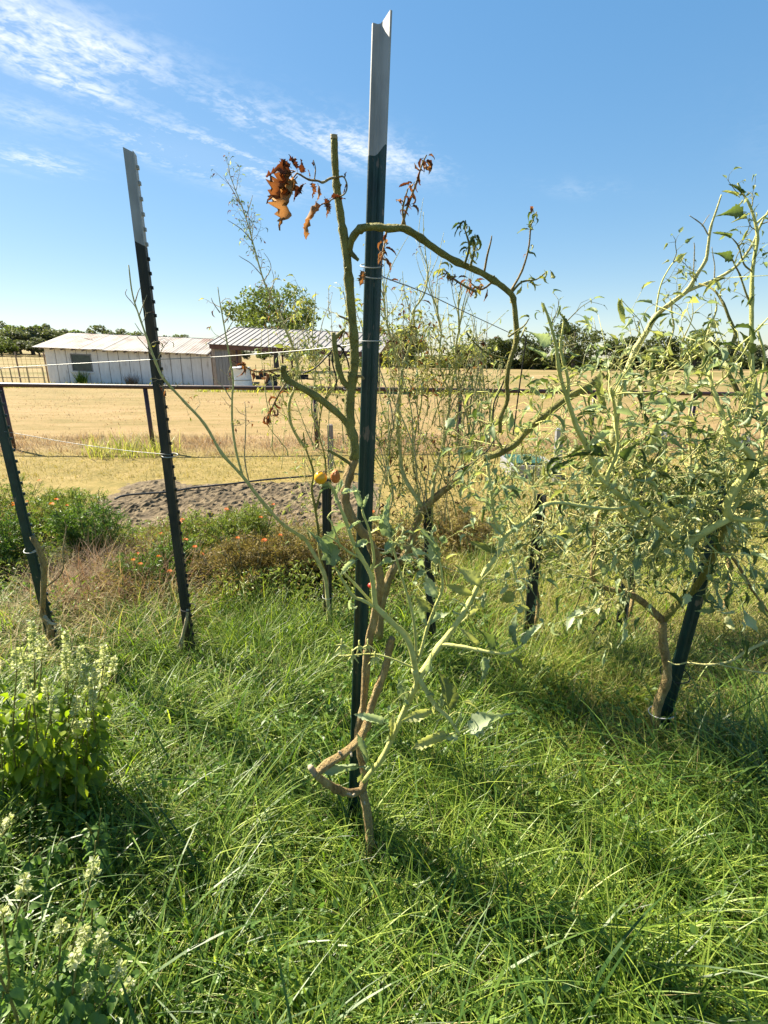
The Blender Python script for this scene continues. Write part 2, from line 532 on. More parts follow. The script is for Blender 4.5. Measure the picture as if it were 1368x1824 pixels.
# ------------------------------------------------------------------ leaf and blade clouds
def blades(name, mat, pos, L, Wd, az, lean, bend, segs=4, parent=None, kind='stuff', label=None, cat=None, twist=0.6, taper=0.75):
    n = len(pos)
    pos = np.asarray(pos, dtype=np.float64)
    t = np.linspace(0, 1, segs + 1)
    ds = (L / segs)[:, None]
    a = lean[:, None] + bend[:, None] * t[None, :]
    hx = np.concatenate([np.zeros((n, 1)), np.cumsum(np.sin(a[:, 1:]) * ds, 1)], 1)
    hz = np.concatenate([np.zeros((n, 1)), np.cumsum(np.cos(a[:, 1:]) * ds, 1)], 1)
    ca, sa_ = np.cos(az)[:, None], np.sin(az)[:, None]
    cx = pos[:, 0:1] + ca * hx
    cy = pos[:, 1:2] + sa_ * hx
    cz = pos[:, 2:3] + hz
    ta = az + rng.uniform(-twist, twist, n)
    w = Wd[:, None] * np.clip((1 - t[None, :]) ** taper, .06, 1) * .5
    sx, sy = -np.sin(ta)[:, None] * w, np.cos(ta)[:, None] * w
    lv = np.stack([cx - sx, cy - sy, cz], -1)
    rv = np.stack([cx + sx, cy + sy, cz], -1)
    V = np.stack([lv, rv], 2).reshape(-1, 3)
    base = (np.arange(n) * (segs + 1) * 2)[:, None]
    k = (np.arange(segs) * 2)[None, :]
    b = base + k
    F = np.stack([b, b + 1, b + 3, b + 2], -1).reshape(-1, 4)
    if parent is not None:
        V = V - np.array(parent.location)
    me = mesh_arrays(name, V, F)
    me.materials.append(mat)
    o = link(name, me, parent, kind)
    return tag(o, label, cat)


def cards(name, mat, ctr, size, aspect=1.0, parent=None, kind=None, flat=0.0, dirs=None):
    """small leaf shaped diamonds of four corners with a folded midrib"""
    n = len(ctr)
    ctr = np.asarray(ctr)
    d = rng.normal(size=(n, 3)) if dirs is None else dirs + rng.normal(size=(n, 3)) * .35
    d /= np.linalg.norm(d, axis=1)[:, None]
    u = rng.normal(size=(n, 3))
    u[:, 2] += flat
    s = np.cross(d, u)
    s /= np.linalg.norm(s, axis=1)[:, None] + 1e-9
    nn = np.cross(s, d)
    size = np.asarray(size)[:, None]
    a, b = ctr - d * size * .5, ctr + d * size * .5
    m1 = ctr + s * size * .5 * aspect + nn * size * .12
    m2 = ctr - s * size * .5 * aspect + nn * size * .12
    V = np.stack([a, m1, b, m2], 1).reshape(-1, 3)
    if parent is not None:
        V = V - np.array(parent.location)
    F = np.arange(n * 4).reshape(-1, 4)
    me = mesh_arrays(name, V, F)
    me.materials.append(mat)
    return link(name, me, parent, kind)


def pts_ground(n, x0, x1, y0, y1, keep=None):
    res = []
    while len(res) < n:
        x, y = rng.uniform(x0, x1), rng.uniform(y0, y1)
        if keep is None or rng.random() < keep(x, y):
            res.append((x, y, hgt(x, y) - .005))
    return np.array(res)


# ------------------------------------------------------------------ trees
def crown_pts(clumps, per, rad):
    out = []
    for (c, r) in clumps:
        q = rng.normal(size=(per, 3))
        q /= np.linalg.norm(q, axis=1)[:, None]
        rr = r * rng.uniform(.35, 1.0, (per, 1)) ** .6
        out.append(np.array(c) + q * rr * np.array([1, 1, .72]))
    return np.concatenate(out)


def build_tree(name, label, loc, H, Wd, crown_from=.28, mat='tree_leaf', nclump=26, per=130, leaf=.34, lean=0.0, seed=1, group=None, open_=0.0, trunk=None):
    global rng
    keep = rng
    rng = np.random.default_rng(seed)
    random.seed(seed)
    loc = Vector(loc)
    t = thing(name, label, 'tree', loc, group)
    tr = trunk or H * .035
    zb = H * crown_from
    mb = MB()
    top = loc + Vector((lean * H * .3, 0, H * .7))
    mb.tube(catmull([loc + Vector((0, 0, -.3)), loc + Vector((random.uniform(-.1, .1), 0, zb)), loc.lerp(top, .7) + Vector((.15, .1, 0)), top], 3), tr * 1.3, tr * .35, 8)
    clumps = []
    cz = (zb + H) / 2
    for i in range(nclump):
        q = rng.normal(size=3)
        q /= np.linalg.norm(q)
        k = rng.uniform(.35, .88)
        c = np.array([q[0] * Wd / 2 * k, q[1] * Wd / 2 * k, (H - zb) / 2 * q[2] * k])
        c[2] += cz - .06 * H * (q[0] ** 2)
        r = rng.uniform(.13, .24) * min(Wd, H) * (1 - open_ * .3)
        clumps.append((np.array(loc) + c + np.array([lean * c[2] * .3, 0, 0]), r))
        if i < 9:
            st = loc + Vector((0, 0, zb * random.uniform(.75, 1.6)))
            en = Vector(clumps[-1][0])
            mid = st.lerp(en, .5) + Vector((0, 0, -.04 * H))
            mb.tube(catmull([st, mid, en], 3), tr * .45, tr * .1, 5, False)
    mb.build('trunk', M['bark'], t, True)
    cp = crown_pts(clumps, per, 1)
    cards('crown', M[mat], cp, rng.uniform(.6, 1.3, len(cp)) * leaf, .62, t)
    rng = keep
    return t


def place_copy(src, loc, sx, rz, label, group):
    c = copy_tree(src)
    c.location = loc
    c.scale = sx
    c.rotation_euler = (0, 0, rz)
    return tag(c, label, 'tree', group)


def ground_at(px, Y):
    p = P(px, 640, Y)
    return Vector((p.x, Y, hgt(p.x, Y)))


build_tree('shade_tree', 'broad green tree standing behind the carport roof', ground_at(492, 68), 10.8, 15.5, .20, 'tree_leaf_light', 44, 150, .42, .12, 11, None, .6, .30)
# tree line on the right, beyond the dry field
spec = [(1022, 100, 8.4, 13.0, 'tree_leaf', 'tall wide oak in the far tree line, tallest right of the big metal post'),
        (1108, 104, 5.9, 7.5, 'tree_leaf', 'rounded tree just right of the tallest oak in the far tree line'),
        (1172, 102, 6.0, 7.5, 'tree_leaf', 'dark tree halfway between the tallest oak and the right edge of the far tree line'),
        (1238, 100, 6.6, 8.8, 'tree_leaf_light', 'olive green tree second from the right end of the far tree line'),
        (1322, 112, 5.2, 8.5, 'tree_leaf_grey', 'pale grey green tree at the right end of the far tree line'),
        (950, 104, 5.6, 7.5, 'tree_leaf', 'dark tree just left of the tallest oak in the far tree line'),
        (892, 108, 6.0, 9.5, 'tree_leaf', 'dark broad tree behind the arching tomato branch in the far tree line'),
        (828, 112, 4.4, 7.0, 'tree_leaf', 'low tree in the dip of the far tree line'),
        (722, 95, 6.9, 7.5, 'tree_leaf', 'green tree rising just right of the big metal post'),
        (676, 100, 6.6, 5.5, 'tree_leaf_light', 'green tree half hidden by the big metal post')]
for i, (px, Y, H, Wd, mt, lab) in enumerate(spec):
    build_tree('field_tree', lab, ground_at(px, Y), H * 1.14, Wd * 1.08, .12, mt, 28, 125, .5, random.uniform(-.1, .1), 40 + i, 'trees of the far tree line on the right')
# low scrub under the tree line
hedge = []
for k in range(14000):
    px = rng.uniform(640, 1400)
    Y = rng.uniform(104, 116)
    g = ground_at(px, Y)
    hmax = 2.2 + 1.2 * noise.noise(Vector((g.x * .12, 1, 2)))
    hedge.append((g.x, g.y, g.z + rng.uniform(0, 1) * hmax))
o = cards('far_scrub', M['tree_leaf'], np.array(hedge), rng.uniform(.5, 1.1, len(hedge)), .7, None, 'stuff')
tag(o, 'low dark scrub along the foot of the far tree line', 'scrub')
# wooded hill on the left
proto = [build_tree('hill_tree', 'dark green tree on the wooded rise left of the white barn', ground_at(20 + 40 * k, 118 + 4 * k), 7.0, 10.5, .12, m_, 22, 110, .55, 0, 70 + k, 'trees of the wooded rise')
         for k, m_ in enumerate(['tree_leaf_grey', 'tree_leaf_light', 'tree_leaf_grey'])]
hill = [(-25, 112, 1.0), (5, 105, .8), (62, 120, 1.15), (88, 123, 1.25), (112, 126, 1.2), (40, 128, 1.25), (130, 130, 1.1), (150, 134, 1.0), (170, 140, .95), (12, 132, 1.3), (-40, 125, 1.2),
        (72, 108, .7), (30, 108, .62), (98, 112, .7), (122, 118, .72)]
for k, (px, Y, s) in enumerate(hill):
    place_copy(proto[k % 3], ground_at(px, Y), (s, s, s * .74), k * 1.3, 'dark green tree on the wooded rise left of the white barn', 'trees of the wooded rise')
low = [(190, 150, .82), (212, 165, .8), (236, 170, .85), (262, 172, .72), (286, 176, .7), (310, 180, .78), (334, 180, .75), (358, 182, .68), (384, 182, .6), (410, 184, .55), (440, 186, .5), (470, 186, .5), (520, 186, .5), (560, 190, .5), (600, 190, .55), (640, 190, .55)]
for k, (px, Y, s) in enumerate(low):
    place_copy(proto[k % 2], ground_at(px, Y) - Vector((0, 0, .5)), (s * 1.6, s * 1.3, s * 1.5), k * 2.1, 'small distant tree showing above the white barn roof and through the carport', 'distant trees behind the barn')


# ------------------------------------------------------------------ the white barn
def barn():
    A = P(90, 688, 29.0); A.z = hgt(A.x, 29.0)
    B = P(381, 690, 29.4); B.z = A.z - .36
    ax = (B - A); ax.z = 0
    Lx = ax.length
    ux = ax.normalized()
    uy = Vector((-ux.y, ux.x, 0))
    D = 7.0
    base = A.copy()
    t = thing('white_barn', 'long low white barn with a rusty sheet metal roof', 'barn', base)

    def q(x, y, z):
        return A + ux * x + uy * y + Vector((0, 0, z - .36 * x / Lx))
    H = 2.02
    w = MB()
    for (y0, y1) in ((0.03, .10), (D - .10, D - .03)):
        w.hexa([q(0.02, y0, -.3), q(Lx, y0, -.3), q(Lx, y1, -.3), q(0.02, y1, -.3), q(0.02, y0, H), q(Lx, y0, H), q(Lx, y1, H), q(0.02, y1, H)])
    for (x0, x1) in ((0.02, .10), (Lx - .1, Lx)):
        w.hexa([q(x0, .1, -.3), q(x1, .1, -.3), q(x1, D - .1, -.3), q(x0, D - .1, -.3), q(x0, .1, H), q(x1, .1, H), q(x1, D - .1, H), q(x0, D - .1, H)])
        w.hexa([q(x0, .1, H), q(x1, .1, H), q(x1, D - .1, H), q(x0, D - .1, H), q(x0, D / 2 - .05, H + .78), q(x1, D / 2 - .05, H + .78), q(x1, D / 2 + .05, H + .78), q(x0, D / 2 + .05, H + .78)])
    wall = w.build('wall', M['old_wood'], t)
    # wall boards
    nb = 16
    wx0, wx1, wz0, wz1 = 1.36, 2.46, .80, 1.72
    for k in range(nb):
        x0, x1 = Lx * k / nb + .018, Lx * (k + 1) / nb - .018
        dz = random.uniform(-.03, .03)
        yy = -random.uniform(0, .012)
        segs = [(-.05 + dz, H - .02)]
        if x1 > wx0 and x0 < wx1:
            segs = [(-.05 + dz, wz0), (wz1, H - .02)]
            if x0 < wx0 - .02:
                MB().hexa([q(x0, yy, wz0), q(wx0, yy, wz0), q(wx0, .03, wz0), q(x0, .03, wz0), q(x0, yy, wz1), q(wx0, yy, wz1), q(wx0, .03, wz1), q(x0, .03, wz1)]).build('board', M['barn_white'], wall)
            if x1 > wx1 + .02:
                MB().hexa([q(wx1, yy, wz0), q(x1, yy, wz0), q(x1, .03, wz0), q(wx1, .03, wz0), q(wx1, yy, wz1), q(x1, yy, wz1), q(x1, .03, wz1), q(wx1, .03, wz1)]).build('board', M['barn_white'], wall)
        for (za, zb) in segs:
            MB().hexa([q(x0, yy, za), q(x1, yy, za), q(x1, .03, za), q(x0, .03, za), q(x0, yy, zb), q(x1, yy, zb), q(x1, .03, zb), q(x0, .03, zb)]).build('board', M['barn_white'], wall)
    # window
    fr = MB()
    for (a0, a1, z0, z1) in ((wx0, wx1, wz1 - .06, wz1), (wx0, wx1, wz0, wz0 + .05), (wx0, wx0 + .05, wz0 + .05, wz1 - .06), (wx1 - .05, wx1, wz0 + .05, wz1 - .06), (wx0 + .05, wx1 - .05, 1.24, 1.29)):
        fr.hexa([q(a0, -.03, z0), q(a1, -.03, z0), q(a1, .029, z0), q(a0, .029, z0), q(a0, -.03, z1), q(a1, -.03, z1), q(a1, .029, z1), q(a0, .029, z1)])
    win = fr.build('window', M['grey_metal'], t)
    for (z0, z1) in ((wz0 + .05, 1.24), (1.29, wz1 - .06)):
        MB().hexa([q(wx0 + .05, .005, z0), q(wx1 - .05, .005, z0), q(wx1 - .05, .015, z0), q(wx0 + .05, .015, z0), q(wx0 + .05, .005, z1), q(wx1 - .05, .005, z1), q(wx1 - .05, .015, z1), q(wx0 + .05, .015, z1)]).build('pane', M['pane'], win)
    MB().hexa([q(wx0 - .06, -.07, wz0 - .06), q(wx1 + .06, -.07, wz0 - .06), q(wx1 + .06, .0, wz0 - .06), q(wx0 - .06, .0, wz0 - .06), q(wx0 - .06, -.07, wz0 - .01), q(wx1 + .06, -.07, wz0 - .01), q(wx1 + .06, .0, wz0 - .01), q(wx0 - .06, .0, wz0 - .01)]).build('sill', M['barn_white'], win)
    # roof sheets
    ov = .42
    rm = MB()
    rm.hexa([q(-.25, D / 2 - .06, H + .80), q(Lx, D / 2 - .06, H + .80), q(Lx, D / 2 + .06, H + .80), q(-.25, D / 2 + .06, H + .80), q(-.25, D / 2 - .02, H + .89), q(Lx, D / 2 - .02, H + .89), q(Lx, D / 2 + .02, H + .89), q(-.25, D / 2 + .02, H + .89)])
    roof = rm.build('roof', M['barn_roof'], t)
    ns = 15
    sl = .80 / (D / 2)
    for k in range(ns):
        x0, x1 = -.4 + (Lx + .3) * k / ns, -.4 + (Lx + .3) * (k + 1) / ns + .02
        for side in (0, 1):
            m = MB()
            dz = .012 * (k % 2) + random.uniform(0, .01)
            oe = ov + random.uniform(-.06, .05)
            nc = 8
            for c in range(nc):
                xa, xb = x0 + (x1 - x0) * c / nc, x0 + (x1 - x0) * (c + 1) / nc
                za, zb = (.018 if c % 2 else 0), (0 if c % 2 else .018)
                ye, yr = (-oe, D / 2) if side == 0 else (D + oe, D / 2)
                ze, zr = H - oe * sl + dz + .05, H + .80 + dz + .05
                b = len(m.v)
                m.v += [q(xa, ye, ze + za), q(xb, ye, ze + zb), q(xb, yr, zr + zb), q(xa, yr, zr + za)]
                m.f.append((b, b + 1, b + 2, b + 3) if side == 0 else (b + 3, b + 2, b + 1, b))
            m.build('roof_sheet', M['barn_roof'], roof)
    for k in range(17):
        x = -.05 + (Lx - .1) * k / 16
        MB().hexa([q(x, -ov + .06, H - .15), q(x + .06, -ov + .06, H - .15), q(x + .06, .02, H - .08), q(x, .02, H - .08), q(x, -ov + .06, H - .07), q(x + .06, -ov + .06, H - .07), q(x + .06, .02, H + .0), q(x, .02, H + .0)]).build('rafter_tail', M['old_wood'], t)
    fl = MB().tube([q(1.0, D / 2 - 1.2, H + .58), q(1.9, D / 2 - 1.9, H + .52)], .02, .02, 5)
    fl.build('loose_batten', M['old_wood'], t)


barn()


# ------------------------------------------------------------------ the carport
def carport():
    Lf = P(378, 700, 27.5); Lf.z = hgt(Lf.x, 27.5) - .05
    Rf = P(677, 700, 25.2); Rf.z = hgt(Rf.x, 25.2) - .25
    ax = Rf - Lf; ax.z = 0
    Lx = ax.length
    ux = ax.normalized(); uy = Vector((-ux.y, ux.x, 0))
    t = thing('carport', 'open carport with a ribbed metal roof and dark red beams', 'carport', Lf)
    zl, zr = P(378, 613, 27.5).z, P(678, 629, 25.2).z
    D = 5.6
    rise = .95

    def roofp(s, y, dz=0):
        z = zl + (zr - zl) * s
        k = min(y, D - y) / (D / 2)
        return Lf + ux * (s * Lx) + uy * (y) + Vector((0, 0, z + rise * k + dz - Lf.z))

    def q(x, y, z):
        return Lf + ux * x + uy * y + Vector((0, 0, z))
    roof = MB().hexa([roofp(0, D / 2 - .05, -.1), roofp(1, D / 2 - .05, -.1), roofp(1, D / 2 + .05, -.1), roofp(0, D / 2 + .05, -.1), roofp(0, D / 2 - .05, .06), roofp(1, D / 2 - .05, .06), roofp(1, D / 2 + .05, .06), roofp(0, D / 2 + .05, .06)]).build('roof', M['carport_roof'], t)
    n = 28
    for k in range(n):
        for side in (0, 1):
            y0, y1 = (0, D / 2) if side == 0 else (D, D / 2)
            m = MB()
            s0, s1 = k / n, (k + 1) / n
            w = .10 / n
            m.slab(roofp(s0, y0, 0), roofp(s1, y0, 0), roofp(s1, y1, 0), roofp(s0, y1, 0), (0, 0, .02)) if side == 0 else m.slab(roofp(s0, y1, 0), roofp(s1, y1, 0), roofp(s1, y0, 0), roofp(s0, y0, 0), (0, 0, .02))
            ca, cb = (s0, s0 + w)
            m.hexa([roofp(ca, y0, .02), roofp(cb, y0, .02), roofp(cb, y1, .02), roofp(ca, y1, .02), roofp(ca, y0, .055), roofp(cb, y0, .055), roofp(cb, y1, .055), roofp(ca, y1, .055)])
            m.build('roof_sheet', M['carport_roof'], roof)
    # beams along both eaves
    for y in (.06, D - .18):
        m = MB()
        m.hexa([roofp(0.005, y, -.24), roofp(.995, y, -.24), roofp(.995, y + .1, -.24), roofp(.005, y + .1, -.24), roofp(.005, y, -.035), roofp(.995, y, -.035), roofp(.995, y + .1, -.0), roofp(.005, y + .1, -.0)])
        m.build('beam', M['carport_red'], t)
    for s in (.17, .5, .99):
        for y in (.12, D - .12):
            top = roofp(s, y, -.2)
            bot = Vector((top.x, top.y, hgt(top.x, top.y) - .5))
            MB().tube([bot, top], .055, .055, 8).build('post', M['carport_red'], t, True)
    # rafters
    for s in (0.01, .25, .5, .75, .98):
        for y0, y1 in ((.2, D / 2 - .06), (D / 2 + .06, D - .2)):
            a, b = roofp(s, y0, -.06), roofp(s, y1, -.06)
            MB().tube([a, b], .035, .035, 4).build('rafter', M['carport_red'], t)
    # closed store room at the left end
    H = zl - Lf.z
    rx = 1.05
    rm = MB()
    rm.hexa([q(.02, .25, -.3), q(rx, .25, -.3), q(rx, .33, -.3), q(.02, .33, -.3), q(.02, .25, H - .03), q(rx, .25, H - .06), q(rx, .33, H - .06), q(.02, .33, H - .03)])
    rm.hexa([q(rx - .08, .33, -.3), q(rx, .33, -.3), q(rx, 1.5, -.3), q(rx - .08, 1.5, -.3), q(rx - .08, .33, H - .06), q(rx, .33, H - .06), q(rx, 1.5, H + .2), q(rx - .08, 1.5, H + .2)])
    room = rm.build('store_room', M['old_wood'], t)
    for k in range(5):
        x0 = .06 + k * .19
        MB().hexa([q(x0, .20, -.15), q(x0 + .175, .20, -.15), q(x0 + .175, .248, -.15), q(x0, .248, -.15), q(x0, .20, H - .10), q(x0 + .175, .20, H - .10), q(x0 + .175, .248, H - .10), q(x0, .248, H - .10)]).build('board', M['old_wood'] if k < 1 else M['grey_metal'], room)
    MB().tube([q(1.08, .3, .9), q(1.7, .3, .75), q(1.7, .3, 1.2), q(1.08, .3, 1.5)], .03, .03, 5).build('brace', M['carport_red'], t)
    return t


carport()


def tank():
    c = P(433, 700, 26.0); c.z = hgt(c.x, 26) - .1
    t = thing('water_barrel', 'white tapered plastic barrel standing under the carport', 'barrel', c)
    m = MB()
    prof = [(.52, -.1), (.54, 0), (.50, .3), (.47, .7), (.43, 1.15), (.45, 1.17), (.45, 1.22), (.40, 1.24)]
    m.tube([c + Vector((0, 0, z)) for r, z in prof], 1, 1, 20, True, radii=[r for r, z in prof])
    m.build('body', M['tank_white'], t, True)
    MB().tube([c + Vector((0, 0, 1.24)), c + Vector((0, 0, 1.28))], .16, .16, 14).build('lid', M['tank_white'], t)
    MB().tube([c + Vector((0, 0, .60)), c + Vector((0, 0, .64))], .488, .488, 20).build('band', M['galv'], t)


tank()


def trailer():
    c = P(505, 700, 28.5); c.z = hgt(c.x, 28.5)
    t = thing('utility_trailer', 'black flatbed utility trailer with thin side rails under the carport', 'trailer', c)
    b = MB().box(c + Vector((0, 0, .55)), (2.6, 1.4, .12))
    b.box(c + Vector((0, -.72, .66)), (2.6, .04, .10)).box(c + Vector((0, .72, .66)), (2.6, .04, .10))
    b.build('bed', M['black_iron'], t)
    for x in (-1.25, -.8, -.35, .1, .55, 1.0, 1.25):
        MB().tube([c + Vector((x, -.70, .7)), c + Vector((x, -.70, 1.25))], .016, .016, 5).build('side_rail', M['black_iron'], t)
    for sx in (-.45, .45):
        w = MB()
        w.tube([c + Vector((sx, -.9, .32)), c + Vector((sx, -.74, .32))], .32, .32, 16)
        wh = w.build('wheel', M['black_iron'], t)
        MB().tube([c + Vector((sx, -.915, .32)), c + Vector((sx, -.902, .32))], .16, .16, 12).build('rim', M['galv'], wh)
    for k, (x, h) in enumerate(((-1.0, .22), (-.55, .15), (.2, .3), (.75, .2))):
        MB().box(c + Vector((x, -.2, .61 + h / 2)), (.36, .5, h)).build('load_box', M['black_iron'], t)
    MB().tube([c + Vector((1.3, 0, .5)), c + Vector((2.2, 0, .45))], .04, .04, 6).build('drawbar', M['black_iron'], t)


trailer()


# ------------------------------------------------------------------ pipe fence
def pipe_fence():
    knots = [(-900, 672, 9.2), (-300, 681, 8.9), (0, 685.5, 8.7), (258, 689, 8.6), (560, 692, 8.75), (820, 695, 8.9), (1060, 698.5, 9.1), (1240, 701, 9.2), (1500, 705, 9.4), (1900, 710, 9.7)]
    pts = [P(*k) for k in knots]
    base = Vector((pts[3].x, pts[3].y, 0))
    t = thing('pipe_fence', 'dark red steel pipe fence crossing the dry field before the barn', 'fence', base)
    MB().tube(pts, .036, .036, 10).build('rail', M['pipe_rust'], t, True)
    for p in pts:
        MB().tube([Vector((p.x + .012, p.y, hgt(p.x, p.y) - .3)), Vector((p.x, p.y, p.z - .034))], .036, .036, 10).build('post', M['pipe_rust'], t, True)


pipe_fence()


def gate():
    Y = 27.5
    c = P(40, 680, Y); c.z = hgt(c.x, Y)
    t = thing('pipe_gate', 'low rusty pipe gate left of the white barn', 'gate', c)
    xs = [P(px, 680, Y).x for px in (-40, 6, 22, 52, 80)]
    for z in (.45, .95):
        MB().tube([Vector((xs[0], Y, c.z + z)), Vector((xs[-1], Y, c.z + z))], .03, .03, 6).build('rail', M['stem_dry'], t)
    for x in xs:
        MB().tube([Vector((x, Y, c.z - .1)), Vector((x, Y, c.z + .98))], .03, .03, 6).build('upright', M['stem_dry'], t)
    Y = 31
    c = P(40, 680, Y); c.z = hgt(c.x, Y)
    t = thing('wire_panel_fence', 'thin wire mesh fence behind the low pipe gate', 'fence', c)
    x0, x1 = P(-60, 680, Y).x, P(86, 680, Y).x
    for k in range(6):
        MB().tube([Vector((x0, Y, c.z + .3 + .25 * k)), Vector((x1, Y, c.z + .3 + .25 * k))], .008, .008, 4).build('wire', M['stem_brown'], t)
    for k in range(19):
        x = x0 + (x1 - x0) * k / 18
        MB().tube([Vector((x, Y + .012, c.z)), Vector((x, Y + .012, c.z + 1.6))], .008, .008, 4).build('upright_wire', M['stem_brown'], t)
    for x in (x0, P(36, 680, Y).x, x1):
        MB().tube([Vector((x, Y + .05, c.z - .1)), Vector((x, Y + .05, c.z + 1.75))], .045, .045, 7).build('post', M['old_wood'], t)


gate()


# ================================================================== GRASS AND GROUND COVER
def nz(x, y, s, o=0.0):
    return noise.noise(Vector((x * s + o, y * s - o, o * .7)))


def in_view(x, y, m=.45):
    return abs(x) < m + .77 * max(y, .3)


def grass(name, label, mat, n, x0, x1, y0, y1, keep, L, Wd, lean=(.0, .75), bend=(.1, 1.5), segs=4, hmod=0.5, cat='grass', taper=.75, tuft=0, trad=.035):
    def k(x, y):
        return keep(x, y) if in_view(x, y) else 0
    azs = rng.uniform(0, 2 * math.pi, n)
    if tuft:
        c = pts_ground(n // tuft, x0, x1, y0, y1, k)
        n = len(c) * tuft
        azs = rng.uniform(0, 2 * math.pi, n)
        c = np.repeat(c, tuft, axis=0)
        r = trad * np.sqrt(rng.uniform(0, 1, n))
        p = c + np.stack([r * np.cos(azs), r * np.sin(azs), np.zeros(n)], 1)
        azs = azs + rng.normal(0, .5, n) + .35
    else:
        p = pts_ground(n, x0, x1, y0, y1, k)
    hm = np.array([1 + hmod * nz(q[0], q[1], 2.6) + hmod * .6 * nz(q[0], q[1], 7, 3) for q in p])
    ln = rng.uniform(L[0], L[1], n) * np.clip(hm, .3, 1.8)
    return blades(name, M[mat], p, ln, rng.uniform(Wd[0], Wd[1], n), azs, rng.uniform(lean[0], lean[1], n), rng.uniform(bend[0], bend[1], n), segs, label=label, cat=cat, taper=taper)


def dens(y):
    return min(1.0, (1.15 / max(y, .6)) ** .9)


def bed(x, y):      # where the flower bed and its dry edge stand
    return sstep(2.55, 2.9, y) * (1 - sstep(.1, .5, x))


def dryr(x, y):     # how far the turf has dried out on the right
    return min(1, max(0, .75 * sstep(.25, 1.5, x + .45 * nz(x, y, 1.4)) * sstep(.9, 1.9, y) + .8 * sstep(2.3, 3.3, y + .5 * nz(x, y, 1.7, 5)) * sstep(-.2, .5, x)))


GK = lambda x, y: dens(y) * (1 - .75 * dryr(x, y)) * (1 - bed(x, y))
grass('tufted_grass', 'drooping tufts of fresh green grass covering the near ground', 'grass_green', 33600, -3, 3, .35, 3.5,
      GK, (.13, .33), (.0034, .0080), (.08, .7), (.5, 2.0), 6, tuft=28, trad=.03)
grass('green_grass', 'fine green grass filling between the tufts', 'grass_green', 15000, -3, 3, .35, 3.5,
      lambda x, y: GK(x, y) * (.4 + .6 * sstep(-.35, .2, nz(x, y, 3.2, 9))), (.07, .20), (.0026, .0055), (.05, 1.0), (.2, 1.8), 4)
grass('wispy_grass', 'yellowish wispy grass drying out on the right', 'grass_mixed', 30000, -.6, 3.6, .6, 4.6,
      lambda x, y: dens(y) * (.06 + .94 * dryr(x, y)), (.07, .22), (.0026, .0056), (.1, 1.1), (.1, 1.6))
grass('straw_grass', 'dry straw coloured grass stems lying in the turf', 'grass_straw', 8500, -2.6, 3.4, .6, 3.8,
      lambda x, y: dens(y) * (.16 + .8 * dryr(x, y)), (.10, .30), (.0020, .0042), (.4, 1.3), (-.2, 1.0))
grass('broad_grass', 'broad arching dark green grass blades in the foreground', 'grass_deep', 900, -1.6, 2.2, .35, 1.75,
      lambda x, y: .08 + .9 * sstep(.75, 1.3, x - .25 * (y - 1.2)) + .55 * (1 - sstep(.6, 1.0, y)) + .5 * sstep(.35, .7, -x) * (1 - sstep(1.0, 1.4, y)), (.25, .55), (.006, .013), (.1, .7), (.7, 1.9), 7, .2)
# tiny round leaved weeds between the blades
wp = pts_ground(9000, -2.6, 2.6, .45, 3.0, lambda x, y: (dens(y) * (1 - .8 * dryr(x, y)) * (.15 + .85 * sstep(.0, .3, nz(x, y, 2.2, 21)))) if in_view(x, y) else 0)
wp[:, 2] += rng.uniform(.03, .16, len(wp))
o = cards('clover', M['leaf_mint'], wp, rng.uniform(.010, .030, len(wp)), .75, None, 'stuff', 1.5)
tag(o, 'small round leaved weeds growing among the grass', 'weeds')
# lawn behind the garden rows
grass('lawn_grass', 'short sunlit yellow green lawn behind the garden rows', 'grass_lawn', 36000, -7, 7, 2.9, 8.4,
      lambda x, y: min(1, 4.0 / y) * (1 - bed(x, y) * (1 - sstep(6.2, 6.5, y))) , (.03, .075), (.004, .009), (.1, 1.1), (0, 1.0), 2, .3)
# taller bleached growth along the pipe fence
grass('fence_grass', 'tall bleached brown grass along the pipe fence', 'grass_dryfield', 20000, -8.5, 8.5, 7.9, 10.2,
      lambda x, y: sstep(7.9, 8.5, y + .3 * nz(x, y, 1.5)) * (.25 + .75 * sstep(-.2, .3, nz(x, y, .9, 4))), (.06, .19), (.005, .011), (.1, .9), (.1, 1.1), 3, .6)
grass('field_grass', 'bleached stubble of the dry hay field', 'grass_dryfield', 20000, -30, 26, 10, 32,
      lambda x, y: .25 + .75 * sstep(-.3, .3, nz(x, y, .5, 8)), (.03, .085), (.010, .03), (.3, 1.1), (.1, 1.0), 2, .5)
grass('barn_weeds', 'green weeds growing in the shade along the barn wall', 'grass_mixed', 5000, -24, 8, 22, 31,
      lambda x, y: 1.0 if abs(y - (26.7 + .42 * (x + 19)) ) < .9 or (abs(y - 25.3) < .8 and x > -9) else 0, (.10, .32), (.02, .05), (.1, .6), (.1, .8), 2, .5)


